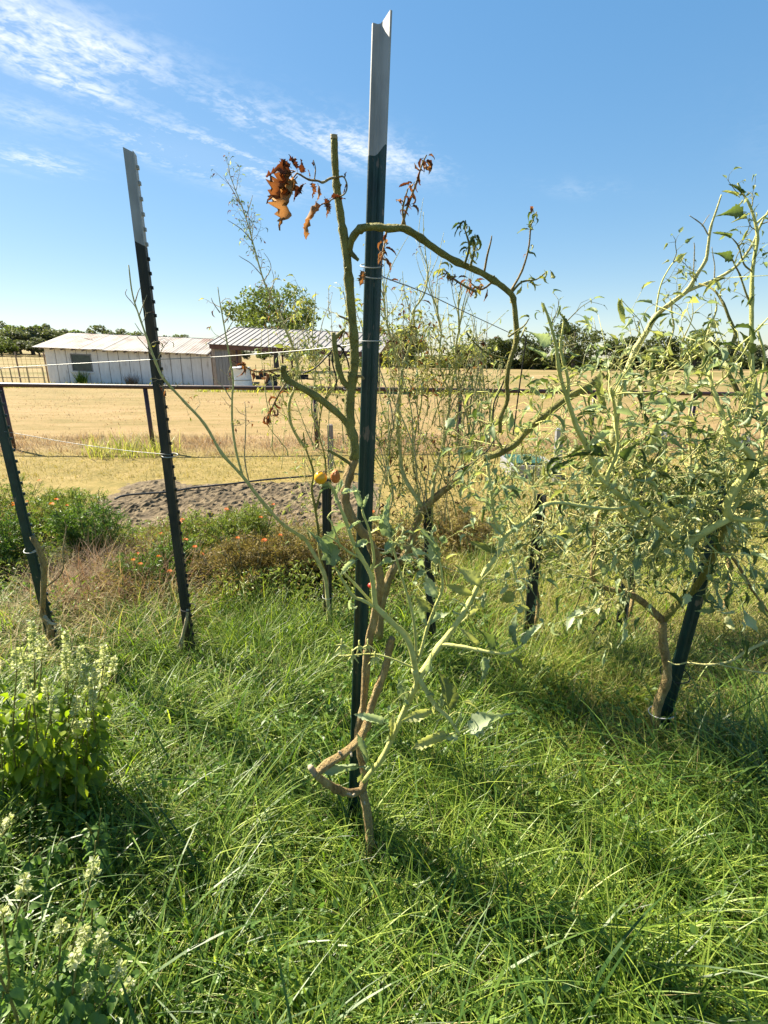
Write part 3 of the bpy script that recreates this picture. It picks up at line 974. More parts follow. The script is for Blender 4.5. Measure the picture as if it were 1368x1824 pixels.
# ------------------------------------------------------------------ bushes of the flower bed
def marigold(label, px, py_base, Y, H, Wd, mat, n, flowers, seed, group='marigold bushes of the flower bed', flat=.5):
    global rng
    keep = rng
    rng = np.random.default_rng(seed)
    random.seed(seed)
    c = P(px, py_base, Y)
    c.z = hgt(c.x, Y)
    H, Wd, n = H * 1.08, Wd * 1.3, int(n * 1.6)
    t = thing('marigold_bush', label, 'flower bush', c, group)
    st = MB()
    tips = []
    for k in range(34):
        a, rr = rng.uniform(0, 6.28), Wd / 2 * math.sqrt(rng.uniform(0, 1))
        tip = c + Vector((math.cos(a) * rr, math.sin(a) * rr * .8, H * (1 - .5 * (rr / (Wd / 2)) ** 2) * rng.uniform(.75, 1.02)))
        mid = c.lerp(tip, .5) + Vector((math.cos(a) * rr * .15, math.sin(a) * rr * .1, -.02))
        path = catmull([c + Vector((math.cos(a) * .03, math.sin(a) * .03, 0)), mid, tip], 4)
        st.tube(path, .005, .002, 4, False)
        tips.append(path)
    st.build('stems', M['stem_dry'] if 'brown' in mat else M['stem_olive'], t)
    ctr, dr = [], []
    for k in range(n):
        path = tips[rng.integers(len(tips))]
        u = rng.uniform(.22, 1.0)
        i = int(u * (len(path) - 1))
        q = path[i]
        # pinnate leaf: a row of narrow leaflets along a short midrib
        d = rng.normal(size=3)
        d[2] = abs(d[2]) * .6 + .2
        d /= np.linalg.norm(d)
        s = np.cross(d, rng.normal(size=3))
        s /= np.linalg.norm(s)
        ln = rng.uniform(.05, .10)
        for j in range(5):
            b = np.array(q) + d * ln * (.3 + .17 * j)
            for sg in (-1, 1):
                e = s * sg + d * .6
                ctr.append(b + e * .010)
                dr.append(e)
    cards('foliage', M[mat], np.array(ctr), rng.uniform(.018, .036, len(ctr)), .26, t, 'stuff', dirs=np.array(dr) * 1.6)
    for k in range(flowers):
        path = tips[rng.integers(len(tips))]
        f = path[-1] + Vector((0, -.01, .015))
        m = MB()
        rad = rng.uniform(.013, .022)
        for ring, (nn, r, zz) in enumerate(((9, 1.0, .0), (8, .75, .35), (6, .45, .6))):
            for j in range(nn):
                a = 2 * math.pi * (j + .5 * ring) / nn
                b0 = f + Vector((math.cos(a), math.sin(a), 0)) * rad * r * .25 + Vector((0, 0, rad * zz * .6))
                b1 = f + Vector((math.cos(a + .3), math.sin(a + .3), 0)) * rad * r + Vector((0, 0, rad * zz + .002))
                b2 = f + Vector((math.cos(a - .3), math.sin(a - .3), 0)) * rad * r + Vector((0, 0, rad * zz - .002))
                k0 = len(m.v)
                m.v += [b0, b1, b2]
                m.f.append((k0, k0 + 1, k0 + 2))
        m.build('flower', M['marigold_petal'], t)
    rng = keep


marigold('bright green upright marigold bush between the two left posts', 165, 985, 3.75, .52, .50, 'marigold_green', 520, 2, 101)
marigold('dark green marigold bush at the left edge behind the leftmost post', 10, 1010, 3.5, .50, .50, 'marigold_green', 480, 4, 102)
marigold('low green marigold bush with orange flowers left of the post with studs', 262, 1050, 3.1, .30, .46, 'marigold_green', 360, 8, 103)
marigold('light green marigold bush beside the tilled soil, right of the studded post', 372, 990, 3.8, .36, .52, 'marigold_light', 420, 5, 104)
marigold('faded marigold bush just behind the light green one', 455, 985, 3.95, .38, .50, 'marigold_light', 380, 4, 105)
marigold('brown drying marigold bush left of the short black stake', 440, 1060, 3.15, .42, .60, 'marigold_brown', 520, 6, 106)
marigold('brown withered marigold bush behind the short black stake', 540, 1055, 3.3, .44, .60, 'marigold_brown', 520, 3, 107)
marigold('rusty brown dried bush behind the big metal post', 690, 1030, 3.5, .42, .60, 'marigold_brown', 560, 1, 108)
marigold('olive brown dried bush right of the big metal post', 810, 1000, 3.9, .44, .55, 'marigold_brown', 480, 0, 109)
marigold('green marigold bush by the soil edge at the left margin', 85, 960, 4.3, .34, .6, 'marigold_light', 320, 4, 110)
marigold('leafy green bush at the left margin beyond the leftmost post', 30, 930, 4.9, .40, .8, 'marigold_light', 240, 1, 112)
marigold('low green bush left of the tilled soil', 130, 915, 5.0, .24, .5, 'marigold_light', 240, 0, 113)
marigold('dark green marigold bush low behind the studded post', 318, 1040, 3.3, .30, .40, 'marigold_green', 320, 3, 111)


def bed_cover(name, label, mat, n, keep, L, hz):
    p = pts_ground(n, -3.6, .7, 2.65, 4.55, keep)
    p[:, 2] += rng.uniform(0, 1, n) ** 1.3 * np.array([hz * (.5 + .9 * max(0, .5 + nz(q[0], q[1], 1.6, 13))) for q in p])
    o = cards(name, M[mat], p, rng.uniform(L[0], L[1], n), .3, None, 'stuff')
    tag(o, label, 'undergrowth')


bed_cover('bed_undergrowth', 'mixed green undergrowth filling the flower bed', 'marigold_light', 15000, lambda x, y: .9 * sstep(-.25, .2, nz(x, y, 1.3, 31)) * (1 - sstep(.0, .5, x)) * (1 - sstep(4.2, 4.5, y)), (.02, .05), .22)
bed_cover('bed_litter', 'brown withered undergrowth filling the flower bed', 'marigold_brown', 20000, lambda x, y: (.15 + .85 * sstep(-.3, .1, nz(x, y, 1.1, 51))) * (1 - sstep(.3, .7, x)) * (1 - sstep(4.2, 4.5, y)), (.02, .045), .22)


def dry_clump(name, label, px, py, Y, n, rad, L, mat, W_=(.0015, .0032), lean=(.1, 1.0), bend=(.1, 1.4)):
    c = P(px, py, Y); c.z = hgt(c.x, Y)
    a = rng.uniform(0, 6.28, n)
    r = rad * np.sqrt(rng.uniform(0, 1, n))
    p = np.stack([c.x + r * np.cos(a), c.y + r * np.sin(a) * .7, np.full(n, c.z)], 1)
    blades(name, M[mat], p, rng.uniform(L[0], L[1], n), rng.uniform(W_[0], W_[1], n), rng.uniform(0, 6.28, n), rng.uniform(*lean, n), rng.uniform(*bend, n), 5, label=label, cat='dry grass', kind=None)


dry_clump('dry_grass_clump', 'big clump of brown dead grass between the leftmost post and the studded post', 215, 1060, 3.05, 2300, .46, (.2, .50), 'grass_brown', (.003, .006), (.2, 1.2))
dry_clump('straw_clump', 'pale straw coloured grass clump in front of the brown one', 150, 1105, 2.6, 1150, .66, (.22, .56), 'grass_straw', (.0034, .0058), (.3, 1.3))
dry_clump('tall_green_clump', 'clump of tall bright green grass at the foot of the studded post', 400, 1130, 2.55, 1500, .55, (.14, .34), 'grass_green', (.0024, .005), (.0, .6))
dry_clump('foxtail_clump', 'pale seeding grass clump left of the right hand post', 1060, 1180, 2.1, 1500, .34, (.14, .36), 'grass_mixed', (.0014, .0028), (.1, 1.1))
dry_clump('straw_patch', 'dry straw grass clump at the right edge beside the leaning post', 1310, 1120, 2.45, 1600, .6, (.10, .30), 'grass_straw', (.0014, .0028), (.3, 1.2))
dry_clump('fence_weed', 'green and brown weed clump at the foot of the fence post', 235, 795, 8.3, 420, .8, (.2, .5), 'grass_mixed', (.008, .014), (.0, .5))
dry_clump('wall_weed', 'dark green weed against the white barn wall right of its window', 147, 690, 28.6, 160, .25, (.4, .95), 'grass_green', (.03, .07), (0, .35), (.1, .6))
dry_clump('wall_weed', 'grey dry weed against the right half of the white barn wall', 236, 690, 28.7, 140, .30, (.4, .8), 'grass_brown', (.02, .04), (0, .5), (.1, .6))
dry_clump('corner_grass', 'dark green broad grass clump at the right edge of the foreground', 1345, 1450, 1.42, 240, .30, (.25, .55), 'grass_deep', (.006, .012), (.1, .9), (.5, 1.7))


# ================================================================== POSTS, WIRES
def tpost(name, label, base, top, fin_az, sc=1.12, tip=.235, mat='post_green', studs=True, group='steel garden posts'):
    base, top = Vector(base), Vector(top)
    ax = (top - base).normalized()
    low = base - ax * (base.z + .12) / ax.z
    root = Vector((base.x, base.y, hgt(base.x, base.y)))
    t = thing(name, label, 'post', root, group)
    w = Vector((math.cos(fin_az), math.sin(fin_az), 0))
    w = (w - ax * w.dot(ax)).normalized()
    u = ax.cross(w)
    prof = [(-.018, -.004), (.018, -.004), (.018, -.0008), (.008, .0008), (.0045, .003), (.0028, .008), (.0022, .028), (-.0022, .028), (-.0028, .008), (-.0045, .003), (-.008, .0008), (-.018, -.0008)]
    prof = [(a * sc, b * sc) for a, b in prof]

    def ext(p0, p1, tilt=0.0, tilt0=0.0):
        m = MB()
        n = len(prof)
        for p, tl in ((p0, tilt0), (p1, tilt)):
            for a, b in prof:
                m.v.append(p + u * a + w * b + ax * (b * tl))
        for i in range(n):
            j = (i + 1) % n
            m.f.append((j, i, i + n, j + n))
        m.f.append(tuple(range(n)))
        m.f.append(tuple(reversed(range(n, 2 * n))))
        return m
    split = top - ax * tip if tip else top
    ext(low, split, .5 if tip else 0).build('shaft', M[mat], t)
    if tip:
        ext(split, top, .45, .5).build('painted_tip', M['post_white'], t)
    if studs:
        L = (top - low).length
        k = 0
        z = .05
        proto = None
        rot = Matrix((u, w, ax)).transposed()
        while z < L - .06:
            p = top - ax * z
            if p.z < .02:
                break
            m = MB().box((0, 0, 0), (.011 * sc, .007 * sc, .013), rot)
            for q in m.v:
                q += p - w * (.0072 * sc)
            m.build('stud', M['post_white'] if (tip and z < tip) else M[mat], t)
            z += .0545
    return t


tp_c0, tp_c1 = P(631, 1440, 1.30), P(679, 47, 1.30)
tpost('steel_post', 'tall dark green steel post with white top in the centre', tp_c0, tp_c1, R(-52), 1.16, .235)
tp_l0, tp_l1 = P(342, 1140, 2.30), P(238, 272, 2.30)
tpost('steel_post', 'studded weathered steel post with white top on the left', tp_l0, tp_l1, R(192), 1.3, .33, 'post_old')
tp_m0, tp_m1 = P(92, 1110, 2.42), P(-130, 150, 2.42)
tpost('steel_post', 'dark green steel post leaning at the left edge', tp_m0, tp_m1, R(215), 1.35, .3, 'post_green')
tp_r0, tp_r1 = P(1180, 1290, 1.72), P(1300, 850, 1.78)
tpost('steel_post', 'leaning green steel post tied to the right hand tomato stem', tp_r0, tp_r1, R(200), 1.35, 0, 'post_green')
tpost('steel_post', 'short black stake just left of the big metal post', P(584, 1092, 2.62), P(582, 852, 2.62), R(-70), 1.4, 0, 'post_black', False)
tpost('steel_post', 'black stake hidden in growth just right of the big metal post', P(768, 1122, 2.40), P(762, 900, 2.40), R(-60), 1.4, 0, 'post_black')
tpost('steel_post', 'black stake leaning in the grass below the arching branch', P(940, 1118, 2.45), P(962, 880, 2.45), R(-60), 1.4, 0, 'post_black')
tpost('steel_post', 'black stake behind the right hand tomato, its blunt top showing', P(1107, 1085, 2.55), P(1141, 836, 2.62), R(-60), 1.45, 0, 'post_black')
tpost('steel_post', 'far dark post with a pale top inside the right hand tomato', P(1158, 925, 4.4), P(1180, 768, 4.4), R(-60), 1.7, .16, 'post_black', False)
tpost('steel_post', 'far dark post with a pale top near the right edge', P(1318, 900, 4.6), P(1326, 772, 4.6), R(-60), 1.8, .10, 'post_black', False)


def wood_post(label, px, py0, py1, Y, r, mat, sides=4):
    a, b = P(px, py0, Y), P(px, py1, Y)
    t = thing('wooden_post', label, 'post', Vector((a.x, a.y, hgt(a.x, a.y))))
    ln = Vector((random.uniform(-.01, .01), 0, 0))
    m = MB().tube([Vector((a.x, a.y, hgt(a.x, a.y) - .15)), a.lerp(b, .5) + ln, b], r, r * .95, 8 if sides > 4 else 4, bumps=.05)
    m.build('shaft', M[mat], t)
    MB().tube([b, b + Vector((0, 0, .012))], r * .8, r * .5, 8 if sides > 4 else 4).build('worn_top', M[mat], t)


wood_post('weathered wooden post behind the cut tomato branch', 588, 842, 757, 7.0, .055, 'old_wood')
wood_post('pale grey wooden post standing by the raised bed', 996, 812, 764, 6.3, .06, 'galv')


def raised_bed():
    a, b = P(902, 838, 6.9), P(975, 838, 6.9)
    c = Vector(((a.x + b.x) / 2, 6.9, 0))
    t = thing('raised_bed', 'grey sided raised garden bed with green liner in the lawn', 'raised bed', c)
    w, d, h = (b.x - a.x) / 2, .35, .16
    for (cx, cy, sx, sy) in ((0, -d, 2 * w, .04), (0, d, 2 * w, .04), (-w, 0, .04, 2 * d - .04), (w, 0, .04, 2 * d - .04)):
        MB().box(c + Vector((cx, cy, h / 2)), (sx, sy, h)).build('side', M['galv'], t)
    MB().box(c + Vector((0, 0, .05)), (2 * w - .05, 2 * d - .05, .10)).build('liner', M['liner_green'], t)
    MB().box(c + Vector((-w + .25, 0, .16)), (.42, 2 * d - .06, .06)).build('cover', M['liner_green'], t)


raised_bed()


def line(name, label, cat, pts, r, mat, n=5, sag=0.0, per=5, group=None):
    path = catmull([Vector(p) for p in pts], per)
    m = MB().tube(path, r, r, n)
    o = m.build(name, M[mat], None, True)
    tag(o, label, cat, group)
    return o


line('trellis_wire', 'upper silver wire strung from the left edge to the big post', 'wire', [P(-140, 668, 2.44), P(0, 656, 2.42), P(130, 648, 2.36), P(285, 640, 2.27), P(380, 636, 2.05), P(478, 629, 1.75), P(560, 622, 1.48), P(645, 612, 1.29)], .0016, 'wire')
line('trellis_wire', 'lower thin wire between the leftmost post and the studded post', 'wire', [P(-60, 762, 2.43), P(10, 769, 2.41), P(120, 788, 2.37), P(220, 802, 2.32), P(304, 810, 2.265)], .0014, 'wire')
line('trellis_wire', 'dark wire running down to the right from the big post', 'wire', [P(684, 494, 1.31), P(700, 500, 1.34), P(760, 523, 1.52), P(850, 566, 1.8), P(960, 615, 2.2), P(1100, 668, 2.6), P(1250, 705, 3.0)], .0014, 'wire_dark')
line('trellis_wire', 'thin pale thread stretched low between the short stakes', 'wire', [P(600, 958, 2.6), P(680, 978, 2.5), P(760, 1000, 2.39), P(860, 1030, 2.4), P(945, 1030, 2.44)], .0010, 'wire')


def ring(c, r, tilt, lean_az, rad, n=22, sq=1.0):
    pts = []
    for k in range(n + 1):
        a = 2 * math.pi * k / n
        pts.append(c + Vector((math.cos(a) * r, math.sin(a) * r * sq, math.sin(a - lean_az) * tilt)))
    return pts


def tie(label, c, r, tilt, rad, mat='tie_white', turns=1, tail=None, name='wire_tie', laz=0.0):
    m = MB()
    for k in range(turns):
        m.tube(ring(c + Vector((0, 0, -.022 * k)), r, tilt, laz + .3 * k, rad), rad, rad, 5)
    if tail:
        m.tube(tail, rad, rad * .8, 5)
    o = m.build(name, M[mat], None, True)
    tag(o, label, 'tie')


def on_post(a, b, py):
    lo, hi = 0.0, 1.0
    for _ in range(40):
        md = (lo + hi) / 2
        q = a.lerp(b, md)
        d = q - Vector((0, 0, CAM_H))
        v = d.dot(Vector((0, math.sin(PITCH), math.cos(PITCH)))) / d.dot(Vector((0, math.cos(PITCH), -math.sin(PITCH))))
        if PH / 2 - v * FPX > py:
            lo = md
        else:
            hi = md
    return a.lerp(b, lo)


tie('two turns of pale wire round the big post above the horizon', on_post(tp_c0, tp_c1, 474) + Vector((-.002, -.008, 0)), .027, .009, .0013, turns=2)
tie('single turn of white wire low on the big post', on_post(tp_c0, tp_c1, 607) + Vector((0, -.008, 0)), .027, .002, .0012)
tie('white wire turn on the studded post at the lower wire', on_post(tp_l0, tp_l1, 811), .034, .004, .002)
tie('white strap with a free end on the leftmost post', on_post(tp_m0, tp_m1, 977) + Vector((-.004, -.012, 0)), .036, .008, .0024, tail=[on_post(tp_m0, tp_m1, 977) + Vector((.02, -.05, 0)), on_post(tp_m0, tp_m1, 972) + Vector((.09, -.05, .02))])
tie('white wire loop round the right hand tomato stem and post', on_post(tp_r0, tp_r1, 1262) + Vector((-.03, -.02, 0)), .047, .010, .0022, laz=-2.2)
tie('white wire turn on the short black stake', P(584, 1062, 2.60), .031, .004, .0016)
tie('black twine knotted round the right hand stem and post', on_post(tp_r0, tp_r1, 1195) + Vector((-.02, -.02, 0)), .052, .006, .0022, 'twine', name='twine_tie')
tie('black twine turn low on the studded post', on_post(tp_l0, tp_l1, 1082), .036, .004, .0022, 'twine', name='twine_tie')
tie('black twine round the fork of the main tomato stem', P(623, 692, 1.205), .0135, .003, .0018, 'twine', name='twine_tie')
line('twine', 'black twine loop hanging from the arching tomato branch', 'twine', [P(880, 796, 1.42), P(879, 725, 1.40), P(893, 690, 1.38), P(925, 606, 1.33), P(935, 600, 1.33), P(936, 612, 1.33), P(925, 690, 1.38), P(914, 775, 1.42)], .0019, 'twine')
line('twine', 'loose black twine trailing from the hanging loop to the left', 'twine', [P(895, 795, 1.43), P(882, 783, 1.43), P(870, 800, 1.44), P(845, 822, 1.46), P(815, 838, 1.5), P(800, 850, 1.52)], .0017, 'twine')
line('twine', 'tangled black twine hanging beside the main stem fork', 'twine', [P(540, 665, 1.30), P(562, 655, 1.27), P(585, 632, 1.23), P(598, 617, 1.21), P(612, 622, 1.20), P(605, 634, 1.20), P(597, 622, 1.20), P(604, 615, 1.2), P(616, 634, 1.2), P(622, 655, 1.20), P(628, 690, 1.195)], .0019, 'twine')
line('twine', 'black twine end dangling left of the main stem fork', 'twine', [P(594, 620, 1.215), P(592, 645, 1.215), P(599, 675, 1.22), P(597, 695, 1.22)], .0019, 'twine')
line('twine', 'black twine hanging below the right hand tomato toward the grass', 'twine', [P(1041, 1030, 1.95), P(1034, 1060, 1.97), P(1022, 1090, 2.0), P(1010, 1115, 2.02)], .0019, 'twine')
line('twine', 'second black twine slanting below the right hand tomato', 'twine', [P(1103, 1035, 1.9), P(1090, 1065, 1.92), P(1075, 1095, 1.96), P(1055, 1130, 2.0)], .0017, 'twine')
line('garden_hose', 'thin black hose lying across the tilled soil', 'hose', [Vector((p.x, p.y, .075 + .01 * math.sin(i * 2))) for i, p in enumerate([G(205, 893, .05), G(228, 887, .05), G(300, 879, .05), G(345, 872, .05), G(420, 866, .05), G(475, 857, .05), G(560, 850, .05)])], .011, 'hose', 8)


# ================================================================== TOMATO PLANTS
def leaflet_verts(seed, roll, droop, width, teeth, twist=0.0, nu=10, stalk=.14, shape='tomato', crinkle=.3, crumple=0.0):
    rs = random.Random(seed)
    js = (-1, -.55, 0, .55, 1) if nu < 12 else (-1, -.72, -.38, 0, .38, .72, 1)
    V, F = [], []
    pos, a = Vector((0, 0, 0)), -droop * .2
    for i in range(nu + 1):
        t = i / nu
        if shape == 'ovate':
            w = width * (math.sin(math.pi * min(1, t ** .75)) ** .85 if 0 < t < 1 else .01)
        else:
            w = width * (math.sin(math.pi * t ** .62) ** .9 if 0 < t < 1 else .02) * (1.25 - .5 * t)
        tooth = 1 + teeth * (.55 if i % 2 else -.55) * (rs.uniform(.1, 1.7) if 0 < i < nu else 0)
        tw = twist * t
        for j in js:
            rr = roll * (0.75 + .5 * math.sin(t * 5 + seed))
            s = abs(j)
            sg = 1 if j >= 0 else -1
            an = rr * s
            lx = (math.sin(an) / rr if abs(rr) > 1e-3 else s) * w * (tooth if s == 1 else 1) * sg
            lz = ((1 - math.cos(an)) / rr if abs(rr) > 1e-3 else 0) * w
            if nu >= 12:
                lz += .22 * w * s * math.sin(t * 42 - s * 2.2)
            lz += rs.uniform(-.02, .02) * (1 if s else 0) - (.02 if j == 0 else 0) + .09 * w * s * (1 if i % 2 else -1) * crinkle / .3
            x = lx * math.cos(tw) - lz * math.sin(tw)
            z = lx * math.sin(tw) + lz * math.cos(tw)
            V.append(pos + Vector((x, -z * math.sin(a), z * math.cos(a))))
        st = 1 / nu
        a += -droop / nu
        pos = pos + Vector((0, math.cos(a) * st, math.sin(a) * st))
    n = len(js)
    for i in range(nu):
        for k in range(n - 1):
            b = i * n + k
            F.append((b, b + 1, b + n + 1, b + n))
    if crumple:
        V = [v + Vector((noise.noise(v * 5 + Vector((seed, 0, 0))), noise.noise(v * 5 + Vector((0, seed, 3))), noise.noise(v * 4 + Vector((1, 2, seed))) * 1.8)) * crumple * 2 for v in V]
    off = Vector((0, stalk, 0))
    V = [v * (1 - stalk) + off for v in V]
    b = len(V)
    r = .016
    V += [Vector((-r, 0, 0)), Vector((r, 0, 0)), Vector((r, stalk + .03, 0)), Vector((-r, stalk + .03, 0)), Vector((0, 0, -r * 1.4)), Vector((0, stalk + .03, -r * 1.4))]
    F += [(b, b + 1, b + 2, b + 3), (b + 4, b, b + 3, b + 5), (b + 1, b + 4, b + 5, b + 2)]
    return [tuple(v) for v in V], F


TEMPL = {
    'flat': [leaflet_verts(k, .9, .6, .21, .26) for k in range(3)],
    'roll': [leaflet_verts(10 + k, 2.2, .7, .22, .28) for k in range(4)],
    'tight': [leaflet_verts(20 + k, 3.2, 1.0, .18, .24, .8) for k in range(3)],
    'curl': [leaflet_verts(30 + k, 2.0, 2.2, .18, .26, 1.1) for k in range(3)],
    'up': [leaflet_verts(40 + k, 1.7, -.9, .26, .18, .3) for k in range(2)],
    'dead': [leaflet_verts(50 + k, 2.6, 1.4 + .5 * k, .24, .30, 1.0) for k in range(3)],
    'deadflat': [leaflet_verts(55 + k, .9, .9, .36, .42, .3) for k in range(2)],
    'flat_hi': [leaflet_verts(k, 1.6, .7, .21, .28, .4, 16) for k in range(3)],
    'roll_hi': [leaflet_verts(10 + k, 2.4, .6, .22, .28, .4, 16) for k in range(4)],
    'tight_hi': [leaflet_verts(20 + k, 3.0, .9, .24, .28, .6, 16) for k in range(3)],
    'curl_hi': [leaflet_verts(30 + k, 2.1, 1.7, .23, .30, .9, 16) for k in range(3)],
    'dead_hi': [leaflet_verts(50 + k, 2.6, .7 + .4 * k, .20, .45, 1.6, 16, crumple=.05) for k in range(3)],
    'deadflat_hi': [leaflet_verts(55 + k, 1.5, .35 + .2 * k, .26, .75, .8, 16, crumple=.05) for k in range(3)],
    'ovate': [leaflet_verts(60 + k, .55, .8, .30, .05, 0, 7, .16, 'ovate', .08) for k in range(3)],
}
LEAFMESH = {}


def leaf_mesh(kind, idx, mat):
    key = (kind, idx, mat)
    if key not in LEAFMESH:
        V, F = TEMPL[kind][idx]
        me = bpy.data.meshes.new('leaf')
        me.from_pydata(V, [], F)
        me.polygons.foreach_set('use_smooth', [True] * len(me.polygons))
        me.materials.append(M[mat])
        LEAFMESH[key] = me
    return LEAFMESH[key]


def rvec(s=1.0):
    return Vector((random.gauss(0, s), random.gauss(0, s), random.gauss(0, s)))


class Plant:
    LIMIT = 280

    def __init__(self, name, label, base, cat='plant', group=None):
        self.root = thing(name, label, cat, Vector(base), group)
        self.leaves = []
        self.paths = []

    def stem(self, pts, r0, r1, mat, name='branch', n=8, bumps=.10, per=4, label=None, nodes=True):
        path = catmull(pts, per)
        L = len(path)
        radii = []
        for i in range(L):
            r = (r0 + (r1 - r0) * i / (L - 1)) * (1 + .16 * noise.noise(Vector((i * .55, r0 * 900, L))))
            if nodes and i % (per * 2) == 0 and 0 < i < L - 1:
                r *= 1.22
            radii.append(r)
        o = MB().tube(path, r0, r1, n if r0 < .006 else 12, bumps=bumps, radii=radii, ridge=.10 if r0 > .006 else 0).build(name, M[mat], self.root, True)
        if label:
            o['label'] = label
        self.paths.append((path, r0, r1, mat))
        return path

    def stubs(self, path, k, r, mat='cut_end'):
        for _ in range(k):
            i = random.randrange(1, len(path) - 1)
            d = (rvec() + Vector((0, -.6, .2))).normalized()
            MB().tube([path[i], path[i] + d * r * 2.2], r * .42, r * .30, 5).build('cut_stub', M[mat], self.root, True)

    def leaf(self, pos, d, size, kind='roll', mat='leaf_tomato', up=None):
        d = Vector(d).normalized()
        up = Vector(up) if up is not None else Vector((0, 0, 1)) + rvec(.5)
        x = d.cross(up)
        if x.length < 1e-4:
            x = d.orthogonal()
        x.normalize()
        z = x.cross(d)
        mtx = Matrix((x, d, z)).transposed().to_4x4()
        mtx = Matrix.Translation(Vector(pos) - self.root.location) @ mtx @ Matrix.Diagonal((size, size, size, 1))
        self.leaves.append((size / max(.3, Vector(pos).length), mtx, kind, random.randrange(len(TEMPL[kind])), mat))

    def twig(self, start, d, L, r, mat, leaves=4, lsize=(.03, .055), kinds=('roll', 'tight', 'curl', 'flat'), mats=('leaf_tomato',), up=.25, droop=0.0, comp=(1, 3), wob=.22, bare=0.0, tip=True):
        """a side shoot with its leaf stalks, one part; leaves become parts of their own"""
        d = Vector(d).normalized()
        pts = [Vector(start)]
        dirs = [d]
        seg = 6
        for i in range(seg):
            d = (d + rvec(wob) + Vector((0, 0, up - droop * i / seg)) * .25).normalized()
            pts.append(pts[-1] + d * L / seg)
            dirs.append(d)
        m = MB()
        path = catmull(pts, 2)
        m.tube(path, r, r * .35, 5)
        for k in range(leaves):
            t = .25 + .75 * (k + random.uniform(.1, .9)) / max(1, leaves)
            i = min(len(path) - 2, int(t * (len(path) - 1)))
            tg = (path[i + 1] - path[i]).normalized()
            side = tg.cross(rvec()).normalized()
            ld = (tg * .55 + side * 1.0 + Vector((0, 0, .15))).normalized()
            nl = random.randint(*comp)
            pl = random.uniform(.5, 1.2) * lsize[1] * (.6 if nl == 1 else 1.2 * nl / 2)
            q0 = path[i]
            q1 = q0 + ld * pl * .55 + rvec(.004)
            ld2 = (ld + rvec(.3) + Vector((0, 0, -.45))).normalized()
            q2 = q1 + ld2 * pl * .6
            if random.random() < bare:
                m.tube([q0, q1], r * .4, r * .2, 4)
                continue
            m.tube([q0, q1, q2], r * .42, r * .26, 4)
            sz = random.uniform(*lsize)
            self.leaf(q2, ld2 + rvec(.2), sz, random.choice(kinds), random.choice(mats))
            for j in range(nl - 1):
                f = random.uniform(.35, .95)
                s2 = ld2.cross(rvec()).normalized()
                self.leaf(q0.lerp(q2, f), s2 + ld2 * .4, sz * random.uniform(.45, .8), random.choice(kinds), random.choice(mats))
        if tip and random.random() >= bare:
            self.leaf(path[-1], dirs[-1] + rvec(.2), random.uniform(*lsize) * .8, random.choice(kinds), random.choice(mats))
        m.build('twig', M[mat], self.root, True)
        return path

    def shoots(self, path, n, L, r, mat, t0=.1, t1=1.0, out=1.0, bias=(0, 0, .4), **kw):
        for _ in range(n):
            i = int(random.uniform(t0, t1) * (len(path) - 1))
            i = min(i, len(path) - 2)
            tg = (path[i + 1] - path[i]).normalized()
            s = tg.cross(rvec()).normalized()
            d = s * out + tg * .5 + Vector(bias)
            self.twig(path[i], d, random.uniform(*L), random.uniform(*r), mat, **kw)

    def finish(self):
        self.leaves.sort(key=lambda q: -q[0])
        for (_, mtx, kind, idx, mat) in self.leaves[:self.LIMIT]:
            o = link('leaf', leaf_mesh(kind, idx, mat), self.root)
            o.matrix_local = mtx
        rest = self.leaves[self.LIMIT:]
        by = {}
        for q in rest:
            by.setdefault(q[4], []).append(q)
        for mat, qs in by.items():
            Vs, Fs, b = [], [], 0
            for (_, mtx, kind, idx, _m) in qs:
                V, F = TEMPL[kind][idx]
                A = np.array(mtx)
                v = np.array(V) @ A[:3, :3].T + A[:3, 3]
                Vs.append(v)
                Fs.append(np.array(F) + b)
                b += len(v)
            me = mesh_arrays('small_leaves', np.concatenate(Vs), np.concatenate(Fs), True)
            me.materials.append(M[mat])
            link('small_leaves', me, self.root, 'stuff')


def PX(lst, Y=None):
    """photo trace (x, y[, distance]) to points"""
    return [P(q[0], q[1], q[2] if len(q) > 2 else Y) for q in lst]


# ------------------------------------------------------------------ the tomato tied to the big post
random.seed(21)
b0 = P(655, 1548, 1.16)
A = Plant('tomato_plant', 'tall bare tomato plant tied up along the big central post', Vector((b0.x, b0.y, hgt(b0.x, b0.y))), 'plant', 'tomato plants')
base = A.stem(PX([(650, 1600, 1.15), (655, 1545, 1.16), (659, 1500, 1.17), (654, 1450, 1.18), (645, 1408, 1.19)]), .0132, .0122, 'stem_brown', 'main_stem', 10, .14)
A.stem(PX([(654, 1545, 1.17), (640, 1570, 1.16), (632, 1590, 1.15)]), .010, .004, 'stem_brown', 'root')
A.stem(PX([(657, 1545, 1.17), (668, 1572, 1.15), (680, 1592, 1.13)]), .009, .004, 'stem_brown', 'root')
lp = A.stem(PX([(645, 1408, 1.19), (622, 1412, 1.17), (600, 1405, 1.15), (578, 1392, 1.13), (560, 1376, 1.12)]), .0112, .0100, 'stem_brown', 'looped_branch', 10, .16)
A.stem(PX([(566, 1382, 1.12), (558, 1374, 1.115), (552, 1366, 1.11)]), .0092, .0075, 'cut_end', 'cut_end', 8)
lp2 = A.stem(PX([(562, 1380, 1.12), (582, 1362, 1.12), (610, 1345, 1.14), (636, 1322, 1.16), (652, 1295, 1.18), (662, 1255, 1.2), (673, 1225, 1.21), (686, 1190, 1.22), (694, 1150, 1.23), (699, 1136, 1.23)]), .0122, .0092, 'stem_brown', 'looped_branch', 10, .14)
A.stubs(lp, 4, .012); A.stubs(lp2, 6, .011); A.stubs(base, 3, .010)
